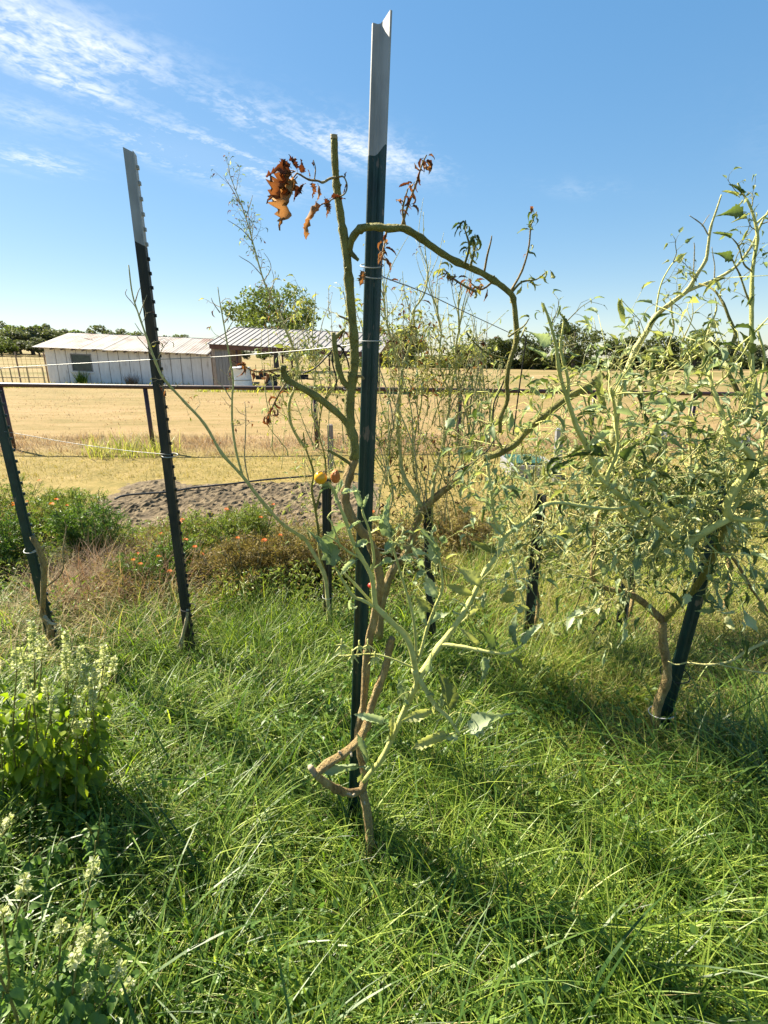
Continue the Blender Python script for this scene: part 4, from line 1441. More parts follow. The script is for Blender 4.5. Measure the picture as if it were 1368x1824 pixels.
A.stem(PX([(645, 1408, 1.19), (650, 1382, 1.20), (642, 1345, 1.21), (637, 1310, 1.22), (645, 1270, 1.23), (650, 1220, 1.245), (654, 1160, 1.25), (664, 1110, 1.25), (676, 1050, 1.24), (674, 1012, 1.235), (664, 975, 1.225), (646, 948, 1.215), (624, 918, 1.205), (615, 885, 1.2), (621, 850, 1.2), (631, 818, 1.2)]), .0105, .0110, 'stem_brown', 'main_stem', 10, .12)
main = A.stem(PX([(631, 818, 1.2), (629, 780, 1.2), (622, 754, 1.2), (623, 702, 1.2), (628, 672, 1.2), (631, 643, 1.2), (630, 599, 1.2), (626, 555, 1.2), (621, 497, 1.2), (618, 453, 1.2), (611, 409, 1.2), (605, 370, 1.2), (600, 330, 1.2), (597, 290, 1.19), (595, 243, 1.18)]), .0125, .0068, 'stem_olive', 'main_stem', 10, .09)
A.stem(PX([(595, 247, 1.18), (595, 239, 1.178)]), .0074, .007, 'stem_dry', 'cut_end', 8)
A.stem(PX([(623, 690, 1.2), (612, 680, 1.195), (603, 655, 1.19), (597, 622, 1.19), (594, 592, 1.185)]), .0075, .005, 'stem_olive', 'branch')
A.stem(PX([(597, 604, 1.19), (605, 594, 1.18), (612, 589, 1.175)]), .0045, .0035, 'stem_olive', 'branch')
arch = A.stem(PX([(621, 447, 1.2), (628, 424, 1.19), (641, 409, 1.18), (665, 404, 1.17), (692, 407, 1.17), (720, 407, 1.175), (750, 424, 1.19), (780, 446, 1.2), (815, 467, 1.21), (850, 482, 1.22), (880, 500, 1.23), (906, 520, 1.25), (914, 533, 1.26), (918, 565, 1.27), (920, 605, 1.29), (908, 645, 1.31), (903, 678, 1.33), (904, 712, 1.35), (892, 744, 1.37), (891, 770, 1.38)]), .0078, .0052, 'stem_olive', 'arching_branch', 10, .08)
A.stem(PX([(622, 447, 1.2), (630, 456, 1.19), (638, 463, 1.185)]), .0062, .003, 'stem_olive', 'cut_stub')
bl = A.stem(PX([(623, 760, 1.2), (603, 738, 1.19), (560, 704, 1.165), (520, 682, 1.145), (511, 676, 1.14), (504, 660, 1.135), (506, 651, 1.13)]), .0082, .0062, 'stem_olive', 'branch', 9, .06)
A.stem(PX([(632, 832, 1.2), (612, 818, 1.19), (592, 806, 1.18), (583, 801, 1.175)]), .0045, .003, 'stem_olive', 'branch')
A.stem(PX([(626, 572, 1.2), (612, 566, 1.19), (602, 562, 1.185)]), .003, .0015, 'stem_brown', 'cut_stub')
A.stem(PX([(632, 672, 1.2), (643, 670, 1.19), (648, 676, 1.19)]), .004, .003, 'stem_brown', 'cut_stub')
A.stubs(main, 16, .0075, 'stem_olive'); A.stubs(arch, 12, .0055, 'stem_olive')
# leafy young growth low on the plant
nb = A.stem(PX([(648, 1392, 1.17), (667, 1368, 1.13), (680, 1352, 1.10), (703, 1305, 1.06), (729, 1246, 1.02), (743, 1216, 1.0), (738, 1192, .99)]), .0065, .0078, 'stem_pale', 'green_branch', 9, .05)
armA = A.stem(PX([(742, 1205, 1.0), (735, 1165, .98), (722, 1132, .98), (702, 1113, .98), (684, 1095, .98), (669, 1078, .98), (666, 1055, .98), (660, 1022, .98), (643, 992, .975), (629, 966, .97), (615, 925, .965), (604, 899, .96), (594, 873, .955), (584, 858, .95)]), .0074, .0024, 'stem_pale', 'green_branch', 9, .05)
armB = A.stem(PX([(745, 1208, 1.0), (757, 1190, 1.0), (782, 1152, 1.01), (814, 1110, 1.03), (837, 1072, 1.05), (849, 1047, 1.06), (866, 1014, 1.08), (889, 982, 1.10), (898, 956, 1.12), (933, 931, 1.15), (971, 900, 1.18), (1002, 896, 1.2), (1040, 902, 1.22), (1091, 906, 1.25), (1120, 902, 1.28)]), .0070, .0036, 'stem_pale', 'green_branch', 9, .06)
armC = A.stem(PX([(744, 1180, .99), (750, 1160, .99), (760, 1122, .99), (774, 1083, .985), (787, 1050, .98), (785, 1012, .975), (778, 985, .97)]), .0042, .0024, 'stem_pale', 'green_branch', 7, .05)
armD = A.stem(PX([(741, 1200, 1.0), (757, 1227, .99), (776, 1258, .98), (799, 1279, .97), (818, 1308, .96)]), .0068, .0034, 'stem_pale', 'green_branch', 8, .05)
armE = A.stem(PX([(786, 1147, 1.01), (824, 1152, .99), (853, 1158, .98), (891, 1164, .97), (912, 1161, .965), (928, 1150, .96)]), .0046, .0022, 'stem_pale', 'green_branch', 7, .05)
armF = A.stem(PX([(742, 1170, .99), (738, 1115, .97), (730, 1074, .96), (716, 1030, .955), (706, 995, .95), (698, 968, .948)]), .0034, .0020, 'stem_pale', 'green_branch', 7, .05)
armG = A.stem(PX([(668, 1082, .98), (648, 1070, .97), (629, 1062, .965), (615, 1041, .96), (601, 1018, .955)]), .0040, .0026, 'stem_pale', 'green_branch', 7)
A.stem(PX([(676, 1088, .985), (652, 1062, .99), (632, 1040, .99), (612, 1020, .985)]), .0036, .0024, 'stem_pale', 'green_branch', 7)
armH = A.stem(PX([(660, 1016, .98), (666, 1002, .975), (664, 978, .97), (657, 943, .965), (648, 918, .96), (645, 908, .96)]), .0032, .0020, 'stem_pale', 'green_branch', 7)
armI = A.stem(PX([(646, 996, .976), (620, 982, .97), (596, 962, .965), (578, 952, .96)]), .0026, .0016, 'stem_pale', 'green_branch', 6)
A.stem(PX([(606, 975, .967), (598, 950, .965), (590, 930, .962), (584, 922, .96), (592, 912, .96), (604, 912, .96)]), .0022, .0014, 'stem_pale', 'green_branch', 6)
fl = A.stem(PX([(738, 1190, .99), (700, 1174, .985), (665, 1165, .98), (630, 1167, .975), (603, 1168, .97)]), .0024, .0013, 'stem_pale', 'flower_stalk', 6)
armJ = A.stem(PX([(900, 958, 1.12), (884, 935, 1.11), (877, 890, 1.11), (872, 850, 1.11), (866, 810, 1.12)]), .0034, .002, 'stem_pale', 'green_branch', 7)
armK = A.stem(PX([(895, 965, 1.12), (912, 1000, 1.10), (922, 1040, 1.08), (936, 1085, 1.07), (932, 1120, 1.06)]), .0022, .0015, 'stem_pale', 'green_branch', 6)


def aim(pl, p0, p1, Y0, Y1, kind, mat, up=None, wide=1.0):
    a, b = P(p0[0], p0[1], Y0), P(p1[0], p1[1], Y1)
    pl.leaf(a, b - a, (b - a).length * 1.08 * wide, kind + '_hi' if kind + '_hi' in TEMPL else kind, mat, up)


front = (0, -1, .35)
LV = [  # base pixel, tip pixel, distance at each, kind, material, up
    ((601, 1018), (572, 940), .955, .94, 'roll', 'leaf_tomato_pale', (.9, -.6, .4)), ((596, 1008), (556, 924), .96, .95, 'curl', 'leaf_tomato_pale', (-.6, -.7, .5)), ((590, 990), (566, 960), .95, .93, 'flat', 'leaf_tomato_pale', front),
    ((645, 908), (633, 866), .96, .95, 'flat', 'leaf_tomato_pale', (.3, -1, 0)), ((646, 906), (654, 884), .96, .95, 'flat', 'leaf_tomato_pale', front),
    ((698, 968), (675, 893), .948, .93, 'roll', 'leaf_tomato_pale', (-.7, -.8, .1)), ((700, 962), (690, 915), .948, .94, 'roll', 'leaf_tomato_pale', (.8, -.6, 0)),
    ((778, 992), (764, 942), .972, .95, 'roll', 'leaf_tomato_pale', (.7, -.7, 0)), ((786, 1010), (760, 960), .975, .96, 'flat', 'leaf_tomato_pale', (-.5, -.8, .3)),
    ((640, 995), (600, 1018), .975, .96, 'flat', 'leaf_tomato_pale', (-.2, -.7, .7)), ((706, 998), (664, 1002), .95, .94, 'roll', 'leaf_tomato_pale', (0, -.4, 1)), ((708, 996), (742, 992), .95, .95, 'roll', 'leaf_tomato_pale', (0, -.4, 1)),
    ((648, 928), (618, 936), .962, .95, 'roll', 'leaf_tomato', (0, -.5, 1)), ((652, 930), (684, 916), .962, .95, 'flat', 'leaf_tomato_pale', (0, -.5, 1)),
    ((662, 966), (624, 966), .97, .955, 'tight', 'leaf_tomato_pale', (0, -.4, 1)), ((628, 1062), (612, 1100), .965, .95, 'curl', 'leaf_tomato_pale', (-.5, -.8, .2)),
    ((594, 873), (558, 846), .955, .95, 'tight', 'leaf_tomato_pale', (-.4, -.7, .5)), ((590, 868), (566, 872), .955, .95, 'roll', 'leaf_tomato_pale', (0, -.5, 1)), ((606, 902), (590, 868), .96, .955, 'roll', 'leaf_tomato_pale', (-.8, -.6, .3)),
    ((600, 880), (612, 858), .958, .95, 'tight', 'leaf_tomato_pale', (.4, -.7, .5)), ((604, 884), (634, 862), .958, .955, 'tight', 'leaf_tomato_pale', (0, -.5, 1)),
    # right hand leafy arm
    ((858, 1050), (832, 1006), 1.05, 1.03, 'flat', 'leaf_tomato', (.8, -.7, .2)), ((862, 1050), (866, 1082), 1.05, 1.04, 'curl', 'leaf_tomato', (.8, -.7, .2)), ((846, 1062), (806, 1042), 1.05, 1.03, 'flat', 'leaf_tomato', (-.2, -.8, .6)),
    ((848, 1066), (834, 1116), 1.05, 1.03, 'roll', 'leaf_tomato', (.6, -.8, .2)), ((858, 1060), (862, 1086), 1.05, 1.03, 'tight', 'leaf_tomato_pale', front), ((782, 1068), (752, 1028), .985, .97, 'flat', 'leaf_tomato', (-.4, -.8, .4)),
    ((772, 1092), (744, 1068), .985, .97, 'flat', 'leaf_tomato', (-.4, -.7, .6)), ((764, 1118), (742, 1080), .99, .97, 'roll', 'leaf_tomato_pale', (-.5, -.8, .4)), ((760, 1118), (790, 1086), .99, .98, 'tight', 'leaf_tomato_pale', (0, -.6, 1)),
    # leaves of the low right arm
    ((826, 1308), (893, 1262), .96, .93, 'roll', 'leaf_tomato_pale', (-.3, -.5, 1)), ((808, 1306), (732, 1326), .965, .94, 'flat', 'leaf_tomato', (.1, -.6, .9)), ((814, 1312), (790, 1318), .96, .95, 'tight', 'leaf_tomato_pale', front),
    ((799, 1272), (812, 1210), .97, .95, 'flat', 'leaf_tomato', (.8, -.7, .2)), ((778, 1266), (720, 1278), .98, .95, 'flat', 'leaf_tomato', (0, -.7, .8)), ((808, 1298), (822, 1276), .965, .955, 'roll', 'leaf_tomato_pale', front),
    ((812, 1302), (806, 1330), .96, .95, 'roll', 'leaf_tomato_pale', front), ((790, 1278), (776, 1286), .975, .97, 'roll', 'leaf_tomato_pale', front), ((766, 1225), (768, 1256), .985, .97, 'flat', 'leaf_tomato', (.8, -.7, .2)),
    ((762, 1200), (770, 1170), .99, .98, 'roll', 'leaf_tomato_pale', front), ((782, 1262), (788, 1244), .98, .97, 'flat', 'leaf_tomato', front), ((726, 1250), (706, 1222), 1.02, 1.0, 'flat', 'leaf_tomato', (-.4, -.8, .4)),
    ((720, 1262), (734, 1236), 1.02, 1.0, 'flat', 'leaf_tomato', (.6, -.7, .3)), ((700, 1308), (684, 1326), 1.05, 1.04, 'roll', 'leaf_tomato', front), ((694, 1322), (700, 1288), 1.05, 1.03, 'roll', 'leaf_tomato', front), ((690, 1290), (644, 1268), 1.06, 1.04, 'flat', 'leaf_tomato_pale', (0, -.6, .9)),
    ((650, 1366), (578, 1368), 1.13, 1.09, 'roll', 'leaf_tomato_pale', (0, -.6, .9)), ((648, 1372), (636, 1400), 1.13, 1.11, 'flat', 'leaf_tomato', front), ((652, 1362), (650, 1322), 1.13, 1.11, 'roll', 'leaf_tomato_pale', (.6, -.8, 0)), ((664, 1360), (640, 1384), 1.12, 1.1, 'curl', 'leaf_tomato_pale', front),
    # leaves of the level arm
    ((850, 1156), (838, 1120), .98, .965, 'flat', 'leaf_tomato', (.9, -.6, .1)), ((884, 1160), (866, 1118), .97, .955, 'roll', 'leaf_tomato_dark', (.9, -.6, .1)), ((856, 1160), (874, 1222), .98, .955, 'roll', 'leaf_tomato', (.7, -.7, .1)),
    ((924, 1154), (904, 1110), .962, .95, 'tight', 'leaf_tomato_pale', (-.7, -.7, .1)), ((926, 1152), (956, 1112), .96, .945, 'flat', 'leaf_tomato', (-.5, -.7, .5)), ((906, 1166), (944, 1198), .965, .95, 'roll', 'leaf_tomato', (.2, -.7, .7)), ((826, 1154), (820, 1168), .99, .98, 'curl', 'leaf_tomato_pale', front),
    ((922, 1050), (880, 1086), 1.08, 1.06, 'curl', 'leaf_tomato', front), ((934, 1090), (916, 1080), 1.07, 1.06, 'roll', 'leaf_tomato', front), ((888, 985), (846, 965), 1.1, 1.08, 'flat', 'leaf_tomato', (-.3, -.8, .5)), ((902, 950), (872, 930), 1.12, 1.1, 'roll', 'leaf_tomato', (-.3, -.8, .5)),
]
for (p0, p1, y0, y1, kd, mt, up) in LV:
    aim(A, p0, p1, y0, y1, kd, 'leaf_tomato_pale' if mt == 'leaf_tomato' and random.random() < .5 else mt, up, 1.0)
for (pth, n, L) in ((armB, 12, (.05, .13)), (armJ, 8, (.05, .12)), (armC, 5, (.03, .07)), (armF, 4, (.03, .06)), (armK, 4, (.03, .06)), (armD, 3, (.03, .05))):
    A.shoots(pth, n, L, (.0012, .0020), 'stem_pale', .15, 1.0, leaves=3, lsize=(.022, .048), kinds=('roll_hi', 'flat_hi', 'curl_hi', 'tight_hi', 'roll_hi'), mats=('leaf_tomato_pale', 'leaf_tomato_pale', 'leaf_tomato'), comp=(1, 2))
# dried star shaped calyxes on the level stalk
for (px, py, y) in ((609, 1150, .968), (628, 1168, .97), (640, 1152, .972), (668, 1172, .975), (655, 1150, .975)):
    c = P(px, py, y)
    m = MB()
    for k in range(5):
        a = 2 * math.pi * k / 5 + px
        d = Vector((math.cos(a) * .9, -.3, math.sin(a) * .9 - .5)).normalized()
        m.tube([c, c + d * .009, c + d * .019 + Vector((0, 0, -.003))], .0032, .0006, 5, False)
    m.tube([c, c + Vector((0, 0, .016))], .0024, .0018, 5)
    m.build('calyx', M['stem_pale'], A.root, True)
# shrivelled twigs on the arch
for (pts, leaves, mats) in (
        ([(715, 406), (722, 380), (732, 352), (743, 322), (752, 292), (760, 276)], 5, ('leaf_dead',)),
        ([(722, 405), (717, 375), (722, 352), (727, 335)], 2, ('leaf_dead',)),
        ([(862, 488), (868, 455), (874, 432), (876, 420)], 0, ('leaf_dead',)),
        ([(908, 522), (930, 482), (942, 440), (946, 400), (956, 378)], 4, ('leaf_dead', 'leaf_tomato_dark', 'leaf_tomato')),
        ([(912, 520), (930, 502), (955, 498), (974, 484)], 3, ('leaf_tomato', 'leaf_yellow')),
        ([(828, 470), (836, 440), (830, 415), (826, 402)], 4, ('leaf_yellow', 'leaf_tomato_dark', 'leaf_tomato')),
        ([(838, 474), (846, 440), (842, 420)], 4, ('leaf_yellow', 'leaf_tomato_dark')),
        ([(880, 500), (860, 515), (848, 512), (835, 500)], 5, ('leaf_dead', 'leaf_dead', 'leaf_yellow')),
        ([(848, 520), (820, 505), (800, 490), (790, 478)], 4, ('leaf_yellow', 'leaf_dead', 'leaf_tomato')),
        ([(906, 600), (920, 590), (934, 580), (942, 568)], 2, ('leaf_tomato', 'leaf_yellow')),
        ([(905, 640), (870, 630), (845, 610), (830, 590)], 4, ('leaf_tomato', 'leaf_tomato_dark')),
        ([(506, 656), (480, 660), (456, 662), (440, 655), (430, 648)], 4, ('leaf_dead',)),
        ([(512, 678), (498, 700), (485, 726), (474, 745)], 5, ('leaf_dead',)),
        ([(690, 407), (686, 425), (684, 440), (681, 462)], 3, ('leaf_dead',))):
    Yb = 1.2 if pts[0][0] < 860 else 1.26
    path = A.stem(PX([(q[0], q[1], Yb - .01 * i) for i, q in enumerate(pts)]), .0028 if pts[0][0] > 600 else .003, .0011, 'stem_olive' if 'leaf_dead' not in mats else 'stem_brown', 'twig', 6, .05, 3, nodes=False)
    for k in range(leaves * 4):
        i = random.randrange(len(path) // 3, len(path))
        A.leaf(path[i] + rvec(.004), rvec() + Vector((0, -.2, -.1)), random.uniform(.014, .034), random.choice(('dead', 'tight', 'curl')), random.choice(mats))
# the big dead leaf near the top
rach = A.stem(PX([(600, 316, 1.19), (588, 318, 1.18), (575, 325, 1.17), (566, 322, 1.165), (550, 320, 1.16), (536, 312, 1.155), (528, 308, 1.15)]), .0026, .0016, 'stem_brown', 'dead_stalk', 6)
A.stem(PX([(600, 316, 1.19), (612, 315, 1.18), (618, 330, 1.175), (614, 345, 1.17), (600, 352, 1.17), (590, 356, 1.17), (584, 364, 1.17)]), .0018, .0012, 'stem_brown', 'dead_stalk', 6)
A.stem(PX([(560, 322, 1.165), (562, 300, 1.16), (558, 285, 1.16)]), .0014, .0009, 'stem_brown', 'dead_stalk', 5)
DL = [((528, 308), (474, 380), 1.15, 1.12, 'deadflat', (-.6, -.8, .3)), ((524, 304), (476, 300), 1.15, 1.12, 'deadflat', (0, -.9, .5)), ((526, 304), (468, 332), 1.15, 1.11, 'deadflat', (-.4, -.9, .3)), ((530, 306), (522, 272), 1.15, 1.14, 'deadflat', (.7, -.7, .2)), ((520, 300), (498, 280), 1.14, 1.13, 'deadflat', (0, -1, 0)),
      ((536, 312), (540, 284), 1.155, 1.15, 'deadflat', (.7, -.7, 0)), ((530, 314), (500, 350), 1.15, 1.13, 'deadflat', (.5, -.8, .3)), ((522, 318), (512, 354), 1.15, 1.13, 'dead', (.7, -.7, 0)), ((536, 330), (522, 352), 1.155, 1.14, 'deadflat', (0, -1, .2)), ((545, 326), (520, 342), 1.155, 1.14, 'dead', (0, -1, .2)),
      ((556, 322), (560, 350), 1.16, 1.155, 'deadflat', (.6, -.7, 0)), ((552, 318), (552, 300), 1.16, 1.155, 'dead', (.6, -.7, 0)), ((566, 326), (572, 358), 1.165, 1.16, 'dead', (.5, -.8, 0)), ((580, 360), (516, 394), 1.17, 1.15, 'dead', (0, -.7, .8)), ((582, 358), (584, 384), 1.17, 1.16, 'deadflat', (.4, -.8, 0)), ((586, 354), (612, 344), 1.17, 1.165, 'deadflat', (0, -.8, .6)),
      ((614, 320), (616, 302), 1.18, 1.175, 'dead', front), ((618, 325), (610, 342), 1.175, 1.17, 'dead', front), ((560, 300), (556, 280), 1.16, 1.16, 'dead', front), ((572, 340), (564, 352), 1.165, 1.16, 'dead', front), ((578, 350), (588, 376), 1.17, 1.165, 'deadflat', front)]
for (p0, p1, y0, y1, kd, up) in DL:
    aim(A, p0, p1, y0, y1, kd, 'leaf_dead', up, 1.0)
for (p0, p1, kd) in (((684, 455), (700, 482), 'dead'), ((648, 478), (640, 508), 'deadflat'), ((610, 590), (604, 576), 'dead'), ((612, 588), (622, 600), 'dead'), ((614, 590), (600, 602), 'dead')):
    aim(A, p0, p1, 1.19, 1.18, kd, 'leaf_dead', front)
# fruits
c = P(571, 851, .952)
f = MB().ball(c, .0125, 14, 10, (1, 1, 1.02), .02).build('fruit', M['tomato_yellow'], A.root, True)
f['label'] = 'ripe yellow cherry tomato'
m = MB()
for k in range(5):
    a = 2 * math.pi * k / 5
    m.tube([c + Vector((.004, 0, .0118)), c + Vector((.004 + math.cos(a) * .006, math.sin(a) * .006, .0128)), c + Vector((.004 + math.cos(a) * .011, math.sin(a) * .011, .0105))], .0014, .0004, 4, False)
m.build('calyx', M['stem_brown'], f, True)
c = P(597, 849, .953)
f = MB().ball(c, .0105, 16, 8, (.8, .8, 1.25), .16).build('fruit', M['tomato_orange'], A.root, True)
f['label'] = 'shrivelled split orange tomato'
f = MB().ball(P(660, 1043, 1.0), .006, 10, 7).build('fruit', M['tomato_red'], A.root, True)
A.finish()

# ------------------------------------------------------------------ tall thin tomato behind, left of the big post
random.seed(31)
b0 = P(585, 1092, 2.60)
C = Plant('tomato_plant', 'thin half dead tomato plant on the short stake left of the big post', Vector((b0.x, b0.y, 0)), 'plant', 'tomato plants')
dead2 = ('leaf_dead', 'leaf_yellow')
cm = C.stem(PX([(588, 1130, 2.58), (583, 1060, 2.58), (576, 1020, 2.56), (552, 975, 2.54), (540, 958, 2.52), (505, 935, 2.45), (471, 898, 2.4), (431, 847, 2.36), (395, 807, 2.33), (365, 756, 2.31), (329, 716, 2.28), (292, 675, 2.24), (278, 646, 2.23), (263, 606, 2.22), (249, 566, 2.22), (236, 525, 2.22), (229, 472, 2.22)]), .0115, .0022, 'stem_yellow', 'main_stem', 8, .1)
c2 = C.stem(PX([(432, 848, 2.36), (421, 806, 2.35), (414, 760, 2.34), (413, 715, 2.33), (415, 675, 2.33), (406, 620, 2.32), (398, 573, 2.31), (392, 540, 2.31), (388, 511, 2.31)]), .0062, .0016, 'stem_yellow', 'branch', 7)
c3 = C.stem(PX([(445, 865, 2.38), (436, 820, 2.37), (437, 780, 2.36), (438, 740, 2.36), (436, 715, 2.36)]), .004, .0014, 'stem_dry', 'branch', 6)
for pts in ([(392, 557), (380, 540), (376, 530)], [(400, 575), (410, 560), (408, 548)], [(404, 590), (412, 577), (420, 565)], [(249, 566), (240, 545), (224, 525), (226, 515)], [(262, 600), (250, 590), (240, 575)], [(248, 562), (254, 545), (262, 525)], [(272, 635), (262, 620), (245, 600), (240, 590)], [(240, 540), (246, 520), (250, 512)],
            [(412, 712), (398, 690), (388, 680), (378, 672)], [(278, 646), (290, 620), (300, 608)], [(300, 685), (310, 690), (325, 680)]):
    C.stem(PX([(x, y, 2.28) for x, y in pts]), .0026, .0011, 'stem_dry', 'twig', 5, nodes=False)
for pth, n in ((cm, 16), (c2, 9), (c3, 6)):
    C.shoots(pth, n, (.03, .10), (.0012, .0020), 'stem_dry', .25, .95, leaves=2, lsize=(.015, .04), kinds=('dead', 'tight', 'curl'), mats=dead2, bare=.45, comp=(1, 2), bias=(0, -.1, -.1))
c4 = C.stem(PX([(586, 1040, 2.6), (570, 990, 2.62), (566, 940, 2.63), (560, 900, 2.64), (555, 870, 2.64), (558, 840, 2.64), (545, 800, 2.64), (540, 770, 2.64)]), .0085, .004, 'stem_olive', 'branch', 7)
c5 = C.stem(PX([(562, 910, 2.64), (570, 880, 2.62), (580, 850, 2.6), (578, 810, 2.6), (568, 770, 2.6), (575, 720, 2.6), (590, 690, 2.6)]), .006, .003, 'stem_olive', 'branch', 7)
c6 = C.stem(PX([(545, 800, 2.64), (520, 760, 2.6), (515, 720, 2.56), (525, 690, 2.54), (530, 655, 2.53), (522, 620, 2.52), (510, 590, 2.5), (500, 570, 2.5), (488, 540, 2.5), (470, 500, 2.5), (458, 460, 2.5), (450, 430, 2.5), (437, 385, 2.5), (420, 340, 2.5), (405, 300, 2.5)]), .0075, .0015, 'stem_yellow', 'branch', 7)
c7 = C.stem(PX([(568, 770, 2.6), (555, 730, 2.58), (560, 690, 2.57), (562, 640, 2.56), (556, 600, 2.55), (560, 560, 2.55), (562, 520, 2.55)]), .005, .0016, 'stem_yellow', 'branch', 7)
c8 = C.stem(PX([(575, 720, 2.6), (600, 680, 2.6), (610, 640, 2.6), (612, 600, 2.6), (618, 560, 2.6), (612, 520, 2.6)]), .005, .0016, 'stem_yellow', 'branch', 7)
lo = dict(leaves=5, lsize=(.024, .058), kinds=('roll', 'tight', 'curl', 'flat'), mats=('leaf_tomato', 'leaf_tomato', 'leaf_yellow', 'leaf_tomato_pale'), comp=(1, 3))
for pth, n, a, b in ((c4, 12, .2, 1), (c5, 14, .2, 1), (c7, 12, .1, .9), (c8, 10, .1, .9)):
    C.shoots(pth, n, (.07, .20), (.0016, .0026), 'stem_yellow', a, b, **lo)
C.shoots(c6, 14, (.08, .20), (.0016, .0026), 'stem_yellow', .05, .45, **lo)
C.shoots(c6, 44, (.025, .11), (.0011, .0018), 'stem_dry', .45, 1.0, leaves=4, lsize=(.012, .028), kinds=('tight', 'curl', 'roll'), mats=('leaf_tomato_dark', 'leaf_tomato_pale', 'leaf_tomato_dark', 'leaf_dead'), comp=(1, 2), bias=(0, 0, .5))
for pts in ([(450, 430), (432, 410), (415, 398), (405, 392)], [(466, 490), (448, 470), (432, 460), (425, 455)], [(470, 500), (482, 480), (480, 465), (470, 450)], [(438, 388), (446, 362), (450, 348)], [(428, 365), (415, 340), (398, 312)], [(480, 525), (488, 500), (484, 480)]):
    C.stem(PX([(x, y, 2.48) for x, y in pts]), .0024, .001, 'stem_dry', 'twig', 5, nodes=False)
for (x0, y0, x1, y1) in ((556, 640, 545, 515), (565, 620, 578, 520), (540, 690, 520, 600), (600, 660, 606, 540), (588, 560, 570, 515), (575, 700, 560, 590), (530, 640, 500, 560)):
    C.twig(P(x0, y0, 2.55), P(x1, y1, 2.55) - P(x0, y0, 2.55), (P(x1, y1, 2.55) - P(x0, y0, 2.55)).length, .0026, 'stem_dry', 3, (.015, .03), ('curl', 'tight'), ('leaf_dead', 'leaf_yellow'), bare=.6, wob=.10)
for k in range(26):
    x, y = random.uniform(480, 625), random.uniform(700, 860)
    C.twig(P(x, y, random.uniform(2.5, 2.7)), Vector((random.uniform(-.3, .3), 0, 1)), random.uniform(.2, .5), random.uniform(.002, .0034), 'stem_yellow', 6, (.014, .035), ('tight', 'curl', 'roll'), ('leaf_tomato_pale', 'leaf_yellow', 'leaf_tomato'), bare=.35, comp=(1, 2), wob=.13)
C.finish()

# ------------------------------------------------------------------ yellowing tomato right behind the big post
random.seed(41)
b0 = P(765, 1122, 2.38)
B = Plant('tomato_plant', 'yellowing bushy tomato plant right behind the big post', Vector((b0.x, b0.y, 0)), 'plant', 'tomato plants')
b1 = B.stem(PX([(675, 1135, 2.3), (680, 1080, 2.28), (696, 1023, 2.26), (725, 983, 2.25), (737, 945, 2.25), (745, 925, 2.25), (760, 900, 2.24), (791, 873, 2.22), (822, 850, 2.2)]), .020, .015, 'stem_brown', 'main_stem', 10, .12)
B.stubs(b1, 4, .016, 'stem_brown')
b2 = B.stem(PX([(755, 905, 2.24), (720, 850, 2.28), (712, 800, 2.3), (708, 750, 2.3), (712, 700, 2.3), (718, 655, 2.3), (728, 620, 2.3), (738, 580, 2.3), (736, 555, 2.3), (755, 525, 2.3), (762, 490, 2.3), (758, 455, 2.3)]), .0100, .0020, 'stem_yellow', 'branch', 8)
b3 = B.stem(PX([(712, 655, 2.3), (700, 620, 2.3), (690, 580, 2.3), (684, 540, 2.3), (682, 500, 2.3)]), .0055, .002, 'stem_yellow', 'branch', 7)
b4 = B.stem(PX([(770, 890, 2.22), (775, 840, 2.26), (790, 790, 2.3), (798, 740, 2.32), (802, 700, 2.33), (810, 660, 2.33), (812, 620, 2.33), (818, 580, 2.33), (816, 540, 2.33), (822, 510, 2.33)]), .0085, .002, 'stem_yellow', 'branch', 8)
b5 = B.stem(PX([(802, 700, 2.33), (785, 660, 2.33), (783, 620, 2.33), (786, 590, 2.33), (778, 550, 2.33), (768, 520, 2.33), (762, 490, 2.33)]), .005, .0016, 'stem_yellow', 'branch', 7)
b6 = B.stem(PX([(740, 940, 2.25), (745, 880, 2.35), (735, 820, 2.4), (740, 770, 2.42), (750, 720, 2.42), (752, 680, 2.42), (768, 640, 2.42), (765, 600, 2.42)]), .007, .002, 'stem_yellow', 'branch', 7)
b7 = B.stem(PX([(822, 850, 2.2), (845, 820, 2.2), (838, 780, 2.2), (850, 740, 2.2), (862, 700, 2.2), (858, 650, 2.2), (850, 600, 2.2)]), .006, .002, 'stem_yellow', 'branch', 7)
b8 = B.stem(PX([(700, 990, 2.28), (690, 930, 2.32), (700, 880, 2.34), (690, 820, 2.36), (695, 760, 2.36)]), .006, .002, 'stem_yellow', 'branch', 7)
yel = dict(leaves=5, lsize=(.022, .055), kinds=('roll', 'tight', 'curl', 'tight'), mats=('leaf_yellow', 'leaf_tomato', 'leaf_yellow', 'leaf_tomato', 'leaf_tomato_pale', 'leaf_dead'), comp=(1, 3))
for pth, n, a, b in ((b2, 30, .05, .7), (b3, 10, .05, .6), (b4, 28, .05, .65), (b5, 12, .0, .6), (b6, 34, .05, .9), (b7, 24, .1, .95), (b8, 26, .1, 1)):
    B.shoots(pth, n, (.06, .20), (.0014, .0024), 'stem_yellow', a, b, **yel)
for pth, n in ((b2, 14), (b3, 9), (b4, 14), (b5, 12), (b6, 9), (b7, 6)):
    B.shoots(pth, n, (.10, .26), (.0018, .0028), 'stem_yellow', .25, 1.0, out=.5, bias=(0, 0, 1.2), leaves=4, lsize=(.012, .025), kinds=('tight', 'curl'), mats=('leaf_tomato_dark', 'leaf_dead', 'leaf_yellow'), bare=.6, comp=(1, 1), wob=.12)
B.shoots(b1, 16, (.08, .25), (.0016, .0026), 'stem_yellow', .3, 1, **yel)
